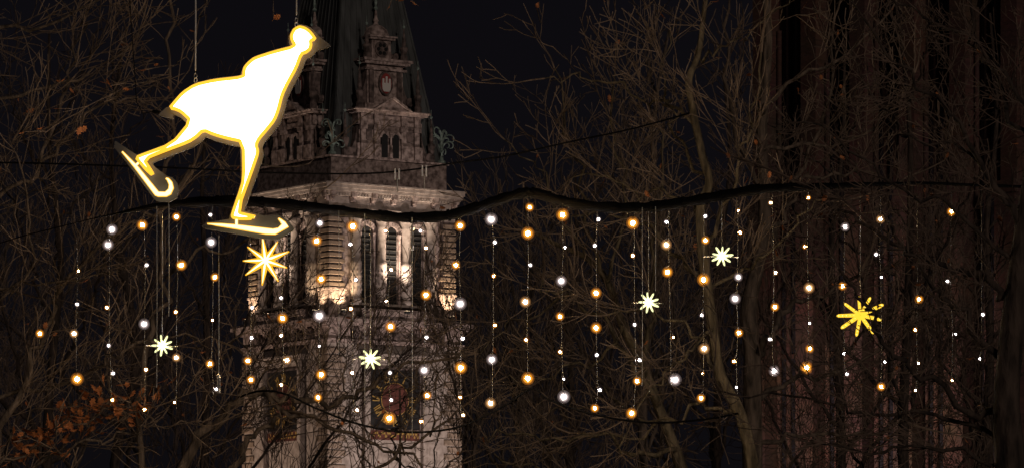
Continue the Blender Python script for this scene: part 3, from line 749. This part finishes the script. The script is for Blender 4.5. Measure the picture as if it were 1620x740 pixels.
# -- background trees
def bg_tree(name, xpx, d, hgt, label, bark, up, seed, spread=.55, limbs=11, lean=0, group='bare trees in the background', dens=(0,3.2,2.8,2.9), z0=.25, rm=.0055, ls=.42):
    rng.seed(seed)
    base = Vector(((xpx - 810)/F*d, d, 0)); t = Tree(name, base, label, bark, rm*d/80, up, group)
    pts = [base]
    for i in range(1, 8):
        pts.append(base + Vector((lean*i/7 + rng.gauss(0,.12), rng.gauss(0,.12), hgt*.86*i/7)))
    q = smooth(pts, 3); R0 = hgt*.0095
    t.solid('trunk', q, [R0*(1 - .85*i/(len(q)-1)) for i in range(len(q))], 10)
    for i in range(limbs):
        f = z0 + (.98 - z0)*(i + rng.random()*.6)/limbs; j = min(len(q)-2, int(f*(len(q)-1)))
        a = i*2.4 + rng.uniform(-.5,.5); L = hgt*ls*(1.15 - f)*rng.uniform(.8,1.2) + .8
        d0 = Vector((math.cos(a)*spread, math.sin(a)*spread, 1 - spread*.75)).normalized()
        lp = [q[j].copy()]; dd = d0
        for k_ in range(6):
            dd = (dd + rvec()*.09 + Vector((0,0,.09))).normalized(); lp.append(lp[-1] + dd*L/6)
        t.limb(lp, R0*(1.0 - f)*.5 + .02, .012, 3, dens, L*.5, t0=.2)
    return t
S = [('birch_tree', 818, 84, 13.2, 'slim upright tree with brushlike shoots standing just beside the tower', 'bark_b', .16, .42, 14, 0),
     ('background_tree', 905, 92, 14.5, 'bare tree rising behind the crest of the black garland', 'bark_c', .1, .55, 11, 0),
     ('background_tree', 1010, 78, 15.5, 'bare tree filling the dark behind the leaning forked stems', 'bark_b', .07, .65, 12, .4),
     ('background_tree', 1330, 88, 17, 'bare tree in front of the first church wall shafts', 'bark_c', .07, .65, 12, 0),
     ('background_tree', 1450, 76, 16, 'bare tree before the middle church buttress', 'bark_c', .07, .65, 12, -.3),
     ('background_tree', 1570, 90, 18, 'bare tree before the church behind the near dark trunk', 'bark_c', .07, .65, 12, 0),
     ('background_tree', 60, 70, 14, 'bare tree behind the withered oak leaves', 'bark_c', .07, .65, 12, .3),
     ('background_tree', 190, 82, 16, 'bare tree behind the raised trailing skate', 'bark_c', .07, .62, 12, 0),
     ('background_tree', 330, 95, 17, 'bare tree behind the skater beside the dim tower side', 'bark_c', .07, .6, 12, -.2),
     ('background_tree', -40, 88, 17, 'bare tree behind the oak trunk', 'bark_b', .07, .6, 12, 0),
     ('background_tree', 1140, 98, 18, 'bare tree behind the crooked pale trunk', 'bark_c', .08, .6, 12, 0),
     ('background_tree', 640, 66, 7.2, 'low bare tree below the clock face', 'bark_b', .10, .6, 9, 0),
     ('background_tree', 760, 74, 9.2, 'small bare tree between the tower foot and the shoots', 'bark_b', .10, .6, 10, 0)]
for i, (nm, x, dd, h, lb, bk, up, spd, nl, ln) in enumerate(S):
    t = bg_tree(nm, x, dd, h, lb, M[bk], up, 100 + i, spd, nl, ln, dens=(0,3.0,2.6,2.0) if h < 10 else (0,3.8,3.4,3.2))
    t.done(5, (.06, .10))
rng.seed(77)

# ------------------------------------------------------------------ garland, cables
GD = 34.0
gar = [(150,345),(215,332),(260,324),(330,319),(400,319),(470,325),(530,333),(590,340),(640,344),(700,342),(745,331),(785,318),(818,308),(838,305),(862,310),(900,321),(960,328),(1020,328),(1070,322),(1130,312),(1190,301),(1240,297),(1300,295),(1380,292),(1460,290),(1540,293),(1640,296),(1760,298)]
gp_ = smooth([P(x, y, GD) for x, y in gar], 5)
def gar_z(xpx):
    for i in range(len(gar)-1):
        if gar[i][0] <= xpx <= gar[i+1][0]:
            t = (xpx-gar[i][0])/(gar[i+1][0]-gar[i][0]); return gar[i][1]*(1-t) + gar[i+1][1]*t
    return gar[0][1]
gt = thing('cable_garland', gp_[0], 'thick black sheathed cable carrying the curtain of lights', 'cable')
def gr(i):
    xx = 810 + gp_[i].x*F/GD
    return px(1.2 + 4.3*min(1, max(0, (xx-170)/90)), GD) if xx < 300 else (px(8.3, GD) if xx < 1180 else px(8.3 - 5.8*min(1, (xx-1180)/260), GD))
b = MB(); b.tube([p - gp_[0] for p in gp_], [gr(i)*(1 + .10*math.sin(i*1.9) + .06*math.sin(i*5.3)) for i in range(len(gp_))], 10); b.build('sheath', M['cable'], gt, True)
for i in range(6, len(gp_)-2, 5):
    t = (gp_[i+1]-gp_[i-1]).normalized(); r = gr(i)*1.16
    b = MB(); b.tube([gp_[i]-gp_[0]-t*.012, gp_[i]-gp_[0]+t*.012], r, 10); b.build('cable_tie', M['cable'], gt)
b = MB(); b.tube([P(150,345,GD)-gp_[0], P(40,372,GD+1.5)-gp_[0], P(-85,410,37)-gp_[0]], .004, 6); b.build('stay', M['cable'], gt)

def cable(name, pts, d, r, label, clips=()):
    q = smooth([P(p[0], p[1], p[2] if len(p) > 2 else d) for p in pts], 6); t = thing(name, q[0], label, 'cable')
    b = MB(); b.tube([p - q[0] for p in q], px(r, d), 7); b.build('sheath', M['cable'], t, True)
    for x, y in clips:
        p = P(x, y, d) - q[0]; b = MB()
        b.box(p.x-.02, p.x-.008, p.y-.02, p.y+.02, p.z-.07, p.z+.02); b.box(p.x+.012, p.x+.024, p.y-.02, p.y+.02, p.z-.07, p.z+.02); b.tube([p + Vector((.002,0,-.06)), p + Vector((.002,0,-.17))], .004, 5)
        b.build('clip', M['steel'], t)
cable('overhead_cable', [(-90,258,37),(40,258,36.5),(280,266),(420,273),(560,275),(640,270),(720,258),(800,247),(900,225),(1000,204,36.8),(1096,178,38)], 36.0, 1.4, 'thin black cable sagging above the garland past the belfry', ((628,271),(671,266)))
cable('lower_cable', [(377,628,38.5),(410,618,37),(450,622),(500,645),(560,668),(630,682),(690,681),(740,670),(800,640),(842,614),(870,632),(940,655),(1030,668,35.8),(1120,662,37),(1172,652,38)], 35.0, 1.7, 'thin black cable sagging across below the clock face', ())

# ------------------------------------------------------------------ light strings
bulb_me = {}
sk = uvsphere(1.0, 12, 8)
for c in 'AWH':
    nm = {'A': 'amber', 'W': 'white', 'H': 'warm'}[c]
    gb = MB(); gb.add(sk.v, sk.f); nf = len(gb.f); gb.add([Vector(v)*.74 for v in sk.v], sk.f); gb.add([Vector(v)*.52 for v in sk.v], sk.f)  # three nested shells added to imitate the halo around each LED
    gm = gb.mesh('globe', [M[nm + '_outer'], M[nm + '_mid'], M[nm + '_globe']], True)  # _globe is the innermost glow shell
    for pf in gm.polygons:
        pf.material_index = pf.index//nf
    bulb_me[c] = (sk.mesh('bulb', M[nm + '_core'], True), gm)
sb = MB(); sb.lathe([(.55, .75), (.62, 1.2), (.5, 2.0), (.22, 2.3)], 8); SOCK = sb.mesh('socket', M['socket'], True)
SZ = {'L': (3.1, 10.4), 'l': (2.7, 9.0), 'm': (2.2, 7.2), 's': (1.5, 4.2), 't': (1.1, 2.9)}    # core / glow shell radius in photo px
WORDS = ['no','one','two','three','four','five','six','seven']
strings = [
 ('beside the withered oak leaves, single amber bulb', [(63,527,'A','m')]),
 ('over the withered leaf clump, ending in a large amber bulb', [(124,428,'A','t'),(122,481,'W','s'),(117,527,'H','m'),(122,599,'A','L')]),
 ('with two white bulbs close together at its top', [(177,363,'W','l'),(171,387,'W','l'),(169,486,'A','s'),(172,546,'W','s'),(179,590,'W','s'),(178,632,'A','s')]),
 ('under the trailing skate, amber on top and white midway', [(225,356,'A','l'),(232,419,'W','s'),(228,512,'W','l'),(231,584,'A','s'),(229,647,'A','s')]),
 ('between trailing skate and front skate tip, five bulbs', [(279,343,'A','m'),(287,419,'A','l'),(278,493,'A','s'),(279,565,'H','m'),(276,636,'A','t')]),
 ('at the heel of the front skate with a large white bulb', [(333,340,'W','s'),(334,383,'W','l'),(340,438,'A','m'),(336,506,'A','t'),(332,575,'A','m'),(342,615,'W','s')]),
 ('below the large amber star, two amber bulbs at its end', [(399,486,'W','s'),(398,534,'W','s'),(392,570,'A','m'),(397,600,'A','m')]),
 ('in front of the tower left edge with one large amber bulb', [(445,471,'W','s'),(447,503,'A','l'),(445,530,'H','s'),(454,569,'H','m'),(445,608,'H','s')]),
 ('along the tower corner quoins with a brilliant white bulb', [(506,353,'W','m'),(501,381,'A','l'),(508,441,'A','l'),(505,499,'W','L'),(505,547,'W','t'),(508,592,'A','l'),(503,628,'A','m')]),
 ('beside the small star over the tower, top bulb amber', [(558,358,'A','L'),(554,386,'W','s'),(563,442,'W','s'),(555,488,'A','s'),(557,589,'H','s'),(565,648,'H','s')]),
 ('down across the clock dial, ending in an amber bulb', [(610,365,'H','s'),(619,426,'H','s'),(611,476,'H','t'),(618,516,'A','l'),(617,589,'W','s'),(619,632,'W','s'),(616,661,'A','L')]),
 ('beside the clock dial with one large white bulb low down', [(665,365,'W','s'),(674,392,'H','s'),(674,466,'A','l'),(675,533,'W','s'),(671,585,'W','l'),(676,625,'A','m'),(666,666,'A','s')]),
 ('along the far tower edge with a large white and a large amber bulb', [(728,357,'A','l'),(721,419,'A','m'),(728,480,'W','L'),(732,535,'W','s'),(729,581,'A','L'),(728,628,'A','s'),(733,656,'H','s')]),
 ('hung from the rising garland next to the tower, three large white bulbs', [(777,347,'W','L'),(783,383,'W','s'),(781,436,'A','s'),(783,514,'A','s'),(778,568,'W','l'),(776,637,'H','l')]),
 ('hung from the garland crest, amber at both ends', [(838,328,'A','m'),(835,369,'A','L'),(839,419,'W','s'),(831,477,'H','l'),(832,537,'A','s'),(835,598,'A','L')]),
 ('just past the garland crest, ending in a large white bulb', [(890,340,'A','L'),(894,391,'W','t'),(888,444,'W','l'),(886,500,'A','m'),(886,556,'A','s'),(892,599,'W','t'),(892,627,'W','L')]),
 ('with two large amber bulbs in its middle', [(947,347,'W','s'),(941,388,'W','s'),(943,463,'A','l'),(943,518,'A','l'),(944,561,'W','s'),(949,616,'W','s'),(941,645,'A','m')]),
 ('beside the middle small star, amber at top and bottom', [(1001,353,'A','L'),(1001,404,'A','s'),(1004,513,'W','s'),(1012,569,'W','s'),(1008,602,'A','m'),(999,653,'A','l')]),
 ('ending in a brilliant white bulb before the forked stems', [(1054,351,'W','s'),(1054,387,'H','l'),(1056,430,'A','l'),(1065,533,'A','t'),(1068,600,'W','L')]),
 ('running down the crooked pale trunk', [(1116,342,'W','s'),(1116,380,'A','m'),(1113,442,'A','L'),(1110,498,'W','s'),(1114,551,'H','l'),(1112,590,'A','t'),(1109,629,'A','m')]),
 ('beside the highest small star with two white bulbs midway', [(1168,333,'A','t'),(1171,368,'A','s'),(1168,438,'W','m'),(1163,472,'W','l'),(1169,526,'A','m'),(1161,571,'A','s'),(1165,612,'W','t')]),
 ('before the thick upright trunk, ending in a white bulb', [(1219,321,'H','s'),(1227,431,'H','s'),(1226,485,'A','m'),(1218,536,'W','s'),(1225,586,'W','l')]),
 ('at the church corner, ending in two amber bulbs', [(1279,313,'A','s'),(1273,390,'A','s'),(1280,455,'H','l'),(1281,511,'W','t'),(1281,551,'A','m'),(1276,581,'A','L')]),
 ('beside the knobbly amber star, white bulb on top', [(1337,359,'W','m'),(1333,452,'A','m'),(1335,559,'W','t'),(1340,591,'W','s')]),
 ('behind the amber star, ending in an amber bulb', [(1393,347,'H','m'),(1386,402,'W','s'),(1394,438,'W','t'),(1400,572,'W','t'),(1394,611,'A','m')]),
 ('low before the church shafts, amber bulb uppermost', [(1454,473,'A','m'),(1448,521,'A','s'),(1453,574,'H','t'),(1448,617,'H','t')]),
 ('before the church shafts, amber bulb high on its wire', [(1505,335,'A','m'),(1499,445,'W','s'),(1512,528,'W','t'),(1506,601,'A','t')]),
 ('farthest along the garland beside the near dark trunk', [(1555,497,'W','s'),(1550,567,'W','t')]),
]
for si, (lab, bulbs) in enumerate(strings):
    xm = sum(q[0] for q in bulbs)/len(bulbs); d = GD + rng.uniform(-.12, .12)
    top = P(max(xm, 62), gar_z(xm), GD); bot = bulbs[-1]
    if xm < 150: top = P(xm, 345 + (150-xm)*.25, GD + (150-xm)/60)
    t = thing('light_string', top, 'light string ' + lab, 'light string', 'strings of the light curtain')
    wp = [top]
    for x, y, c, s in bulbs: wp.append(P(xm*.75 + x*.25, y, d + rng.uniform(-.01,.01)))
    last = bulbs[-1]; wp.append(P(xm*.6 + last[0]*.4 + rng.uniform(-2,2), last[1] + rng.uniform(4, 14), d))
    b = MB(); b.tube([p - top for p in smooth(wp, 2)], .0021, 4); b.build('wire', M['wire'], t)
    for i, (x, y, c, s) in enumerate(bulbs):
        p = P(x, y, d); rc, rg = SZ[s]
        bl = link('bulb', bulb_me[c][0], t, p - top, None, px(rc, d))
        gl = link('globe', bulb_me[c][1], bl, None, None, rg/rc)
        link('socket', SOCK, bl, None, (rng.uniform(-.2,.2), rng.uniform(-.2,.2), 0), rg/rc*.45)
        q = wp[i+1] - top
        if abs(x - (xm*.75 + x*.25)) > 1.0:
            ld = MB(); ld.tube([q - bl.location + Vector((0,0,.05)), Vector((0, 0, px(rg, d)*.9))], .003, 4)
            lead = ld.build('lead', M['wire'], t); lead.location = bl.location

# stiff hanger rods and turnbuckle wires
def hanger(x, y0, y1, r, label, buckle=None, d=33.8):
    a = P(x, y0, d); t = thing('hanging_wire', a, label, 'wire', 'hanging stay wires')
    b = MB(); b.tube([(0,0,0), (.002,0,(P(x,y1,d)-a).z*.5), P(x,y1,d)-a], r, 6); b.build('wire', M['steel'], t)
    if buckle:
        z0 = (P(x, buckle[0], d) - a).z; z1 = (P(x, buckle[1], d) - a).z; b = MB()
        for s in (-1, 1): b.tube([(s*.009,0,z0),(s*.009,0,z1)], .0035, 5)
        b.lathe([(.005,0),(.013,.01),(.013,.03),(.005,.04)], 8, (0,0,z1-.02)); b.lathe([(.005,0),(.013,.01),(.013,.03),(.005,.04)], 8, (0,0,z0-.02)); b.build('turnbuckle', M['steel'], t)
hanger(652, 344, 690, .0035, 'long steel wire with a turnbuckle in front of the belfry', (362, 392))
hanger(577, 338, 640, .003, 'plain steel wire before the belfry arches between two light strings')
hanger(248, 326, 612, .003, 'plain steel wire between trailing skate and oak twigs')
hanger(267, 323, 500, .0035, 'short steel wire close under the trailing skate')
hanger(1016, 328, 610, .003, 'plain steel wire beside the middle small star')
hanger(1037, 327, 460, .003, 'short steel wire between middle star and forked stems')
hanger(346, 372, 620, .003, 'plain steel wire under the heel of the front skate', (595, 618))
hanger(536, 333, 560, .0025, 'thin steel wire beside the tower corner quoins')

# ------------------------------------------------------------------ glowing stars
def star(cx, cy, tips, d, big, label, ymount):
    c = P(cx, cy, d); t = thing('light_star', c, label, 'star light', 'glowing stars in the light curtain')
    n = len(tips)
    mo, mi = (M['star_amber'], M['star_hot']) if big == 1 else ((M['star_gold'], M['star_bead']) if big == 2 else (M['star_white'], M['star_led']))
    for i, (tx, ty) in enumerate(tips):
        v = P(tx, ty, d) - c; v.y += ((i % 3) - 1)*v.length*.22
        L = v.length; u = v/L; r = L*(.14 if big == 1 else (.095 if big == 2 else .115))
        b = MB()
        if big == 1:
            b.tube([u*L*.04, u*L*.20, u*L*.6, u*L], [r*.95, r*1.0, r*.62, r*.18], 8)
        elif big == 2:
            b.tube([u*L*.03, u*L*.32, u*L*.92, u*L], [r*.8, r*.95, r*.8, r*.35], 6)
        else:
            b.tube([u*L*.10, u*L*.35, u*L*.85, u*L], [r*.9, r*1.1, r*.9, r*.4], 6)
        ray = b.build('ray', mo, t, True)
        b = MB()
        if big == 2:
            for k_ in range(5):
                q = u*L*(.28 + .16*k_); b.lathe([(.001,-r*.35),(r*.35,-r*.1),(r*.35,r*.1),(.001,r*.35)], 6, (q.x, q.y - r*.6, q.z))
        else:
            s = Vector((0, -r*.72, 0))
            b.tube([s*1.2 + u*L*.02, s*1.0 + u*L*.3, s*.6 + u*L*.7, s*.3 + u*L*.93], [r*.42, r*.32, r*.16, r*.05] if big == 1 else [r*.62, r*.58, r*.36, r*.12], 6)
        b.build('led_strip', M['star_strip'] if big == 1 else mi, ray, True)
    hub = MB(); R = (P(tips[0][0], tips[0][1], d) - c).length*(.6 if big == 2 else 1)
    hub.lathe([(.001,-R*.16),(R*.12,-R*.1),(R*.16,0),(R*.12,R*.1),(.001,R*.16)], 10); hub.build('hub', M['star_hot'] if big == 1 else (M['star_led'] if big == 0 else M['star_amber']), t, True)
    w_ = MB(); top = P(cx, ymount, GD) - c; w_.tube([(0,0,R*.1), top], .003, 4); w_.build('suspension_wire', M['wire'], t)
    if big != 1:
        w_ = MB(); w_.tube([(-R*1.65, .01, -R*.03), (0, .02, 0), (R*1.45, .01, -R*.1)], .0035, 4); w_.build('cross_rod', M['steel'], t)
def ct(lst, x0, y0, s=2.057): return [(x0 + x/s, y0 + y/s) for x, y in lst]
star(420, 412, ct([(238,113),(287,127),(323,158),(318,214),(289,257),(235,268),(183,238),(173,190),(187,143)], 300, 320), 33.4, 1, 'large smooth amber star hanging under the front skate', 319)
star(1361, 498, ct([(160,368),(200,370),(243,392),(235,445),(210,488),(155,495),(103,472),(90,430),(115,388)], 1280, 290), 33.9, 2, 'large knobbly amber star behind the near dark limbs', 293)
def ring9(cx, cy, R, ph): return [(cx + R*rng.uniform(.88,1.08)*math.cos(ph + 2*math.pi*i/9), cy - R*rng.uniform(.88,1.08)*math.sin(ph + 2*math.pi*i/9)) for i in range(9)]
star(257, 546, ring9(257,546,16.5,.35), 33.9, 0, 'small pale star beside the oak twigs under the trailing skate', 324)
star(586, 567, ring9(586,567,17.5,.15), 33.9, 0, 'small pale star beside the clock dial', 340)
star(1026, 478, ring9(1026,478,16.5,.3), 33.9, 0, 'small pale star before the forked leaning stems', 328)
star(1142, 405, ring9(1142,405,17.5,.1), 33.9, 0, 'small pale star beside the crooked pale trunk', 310)

# ------------------------------------------------------------------ skater sign
SD = 33.0; s_ = SD/F; O = (360.0, 200.0)
def sx(x): return (x - O[0])*s_
def sz(y): return -(y - O[1])*s_
body = [(473,41),(482,43),(490,48),(497,56),(503,66),(493,65),(494,72),(492,79),(485,85),(478,87),(470,109),(457,132),(448,151),(442,175),(436,191),(424,206),(411,221),(407,230),(410,239),(408,249),(377,335),(395,339),(414,343),(405,346),(395,348),(380,348),(367,346),(365,341),(376,310),(384,284),(383,226),(359,221),(338,215),(322,208),(312,218),(300,226),(265,239),(230,253),(240,268),(247,280),(241,280),(229,269),(219,257),(213,250),(216,247),(271,227),(300,192),(285,178),(275,174),(265,173),(273,163),(288,146),(308,133),(338,126),(384,121),(384,113),(386,106),(393,98),(402,91),(433,81),(465,73),(460,65),(459,56),(464,46)]
blade_r = [(182,229),(211,264.5),(245,310),(250,312),(264,312),(271,308),(275.5,298),(273,288),(267,281.5),(259,280.5),(264,286),(267,293),(266,299),(261,303.5),(251,303),(217,261),(184,229)]
blade_f = [(326,355),(350,359),(381,364),(420,371),(436,371.5),(458,359),(452,351),(445,346),(436,341.5),(442,350),(445,355),(440,360),(432,361.5),(377,355),(350,353),(326,352.5)]
tips = [[(488,46),(519,69),(490,80)], [(262,168),(250,178),(270,184)], [(180,222),(240,262),(262,278),(276,290),(276,310),(246,313),(180,230)], [(318,355),(330,350),(362,345),(430,339),(460,356),(452,364),(436,372),(326,357)]]

def seg_dist(X, Y, poly):
    dm = np.full(X.shape, 1e9); ins = np.zeros(X.shape, bool)
    for i in range(len(poly)):
        x0, y0 = poly[i]; x1, y1 = poly[(i+1) % len(poly)]
        dx, dy = x1-x0, y1-y0; l2 = dx*dx + dy*dy + 1e-9
        t = np.clip(((X-x0)*dx + (Y-y0)*dy)/l2, 0, 1)
        dm = np.minimum(dm, np.hypot(X-x0-t*dx, Y-y0-t*dy))
        c = ((y0 > Y) != (y1 > Y)); xi = x0 + (Y-y0)*dx/(dy if abs(dy) > 1e-9 else 1e-9); ins ^= (c & (X < xi))
    return np.where(ins, -dm, dm)
def contour(fn, x0, y0, x1, y1, st):
    xs = np.arange(x0, x1, st); ys = np.arange(y0, y1, st); X, Y = np.meshgrid(xs, ys); D = fn(X, Y)
    seg = {}
    def ip(i, j, k, l):
        a, b_ = D[i, j], D[k, l]; t = a/(a-b_); return (xs[j]+(xs[l]-xs[j])*t, ys[i]+(ys[k]-ys[i])*t)
    for i in range(len(ys)-1):
        for j in range(len(xs)-1):
            c = [D[i,j] < 0, D[i,j+1] < 0, D[i+1,j+1] < 0, D[i+1,j] < 0]
            n = sum(c)
            if n in (0, 4): continue
            ed = [((i,j),(i,j+1)), ((i,j+1),(i+1,j+1)), ((i+1,j+1),(i+1,j)), ((i+1,j),(i,j))]
            cr = [e for e in range(4) if c[e] != c[(e+1) % 4]]
            st_ = [e for e in cr if c[e]]; en = [e for e in cr if not c[e]]
            for a in st_:
                b_ = en[0] if len(en) == 1 else (a-1) % 4
                ka, kb = frozenset(ed[a]), frozenset(ed[b_])
                seg[ka] = (kb, ip(*ed[a][0], *ed[a][1]))
    loops = []
    while seg:
        k0 = next(iter(seg)); k_ = k0; lp = []
        while k_ in seg:
            nk, p = seg.pop(k_); lp.append(p); k_ = nk
        loops.append(lp)
    return max(loops, key=len)
def simplify(lp, tol):
    def rdp(p):
        if len(p) < 3: return p
        a = np.array(p[0]); b_ = np.array(p[-1]); q = np.array(p); dv = b_-a; l = np.hypot(*dv)
        ds = np.abs(dv[0]*(q[:,1]-a[1]) - dv[1]*(q[:,0]-a[0]))/l if l > 1e-9 else np.hypot(q[:,0]-a[0], q[:,1]-a[1])
        i = int(ds.argmax())
        if ds[i] < tol: return [p[0], p[-1]]
        return rdp(p[:i+1])[:-1] + rdp(p[i:])
    h = len(lp)//2
    return rdp(lp[:h+1])[:-1] + rdp(lp[h:] + [lp[0]])[:-1]
def area(p): return sum(p[i][0]*p[(i+1)%len(p)][1] - p[(i+1)%len(p)][0]*p[i][1] for i in range(len(p)))/2
def chaikin(p, n=1):
    for _ in range(n):
        o = []
        for i in range(len(p)):
            a, b_ = p[i], p[(i+1) % len(p)]
            o += [(a[0]*.8+b_[0]*.2, a[1]*.8+b_[1]*.2), (a[0]*.2+b_[0]*.8, a[1]*.2+b_[1]*.8)]
        p = o
    return p

skater = thing('skater_sign', P(O[0], O[1], SD), 'glowing ice skater silhouette sign with grey backing board hung on wires', 'light sign')
polys = [body, blade_r, blade_f]
def fn(X, Y):
    X = X - 1.8; Y = Y - 1.3
    D = seg_dist(X, Y, body) - 5.0
    for p in (blade_r, blade_f): D = np.minimum(D, seg_dist(X, Y, p) - 4.6)
    for p in tips: D = np.minimum(D, seg_dist(X, Y, p) - 1.5)
    return D
brd = simplify(contour(fn, 165, 22, 535, 390, 1.5), .45)
def topoly(p):
    q = [(sx(x), sz(y)) for x, y in p]
    return q if area(q) > 0 else q[::-1]
b = MB(); b.prism(topoly(brd), .060, .105); b.build('backing_board', M['board'], skater)
def panel(poly, name, rr, inset=0.0, ch=0, face='sign_face', back=None):
    q = topoly(chaikin(poly, ch) if ch else poly)
    b = MB(); b.prism(q, -.012, .018); o = b.build(name, M[face], skater)
    e = MB(); pts = [Vector((x, -.002, z)) for x, z in q]; pts.append(pts[0].copy())
    dense = []
    for i in range(len(pts)-1):
        dense.append(pts[i])
    dense.append(pts[-1]); e.tube(dense, rr, 6, False); e.build('edge_tube', M['sign_edge'], o, True)
    if back:
        e = MB(); bq = [Vector((x, .034, z)) for x, z in topoly(back)]; bq.append(bq[0].copy()); e.tube(bq, .012, 5, False); e.build('back_light', M['sign_back'], o, True)  # unseen tube added behind the panel edge to light the board
    return o
def shrink(poly, e, st=1.0):
    xs_ = [p[0] for p in poly]; ys_ = [p[1] for p in poly]
    return simplify(contour(lambda X, Y: seg_dist(X, Y, poly) + e, min(xs_)-2, min(ys_)-2, max(xs_)+2, max(ys_)+2, st), .18)
panel(shrink(chaikin(body, 1), 2.6), 'figure_panel', s_*3.4, back=shrink(chaikin(body, 1), 3.6))
panel(shrink(blade_r, 1.3, .5), 'skate_blade', s_*1.5, face='blade_face')
panel(shrink(blade_f, 1.3, .5), 'skate_blade', s_*1.5, face='blade_face')
panel([(212,263),(218,257),(220,259),(214,265)], 'blade_post', s_*.9, face='blade_face'); panel([(372.5,347),(376,347),(376,357),(372.5,357)], 'blade_post', s_*.9, face='blade_face')
for x, y0, y1 in ((308, 112, 128), (468, 24, 40)):
    wv = MB(); X = sx(x)
    for zz, dx in ((0, 0), (7, 0)):
        n = 10; c0 = sz(y1 - 3 - zz); pts = [Vector((X + .011*math.cos(2*math.pi*i/n), .08 + (.011*math.sin(2*math.pi*i/n) if zz else 0), c0 + .02*math.sin(2*math.pi*i/n))) for i in range(n+1)]
        wv.tube(pts, .0045, 5, False)
    hk = wv.build('hook', M['steel'], skater, True)
    wv = MB(); wv.tube([(X, .08, sz(y0 - 2)), (X + .002, .08, sz(20)), (X, .08, sz(-78))], .0055, 6); wv.build('suspension_wire', M['rope'], skater)
b = MB(); b.tube([(sx(252), .05, sz(177)), (sx(247), .05, sz(176)), (sx(240), .05, sz(175))], [.012, .016, .012], 7); b.tube([(sx(240), .05, sz(175)), (sx(225), .06, sz(178)), (sx(215), .06, sz(160)), (sx(200), .06, sz(-60))], .004, 5)
b.build('power_lead', M['cable'], skater)
cable('span_cable', [(-260,-95),(100,-82),(308,-78),(468,-78),(700,-84),(1100,-110),(1750,-160)], 33.08, 2.0, 'steel span cable above, from which the skater hangs')
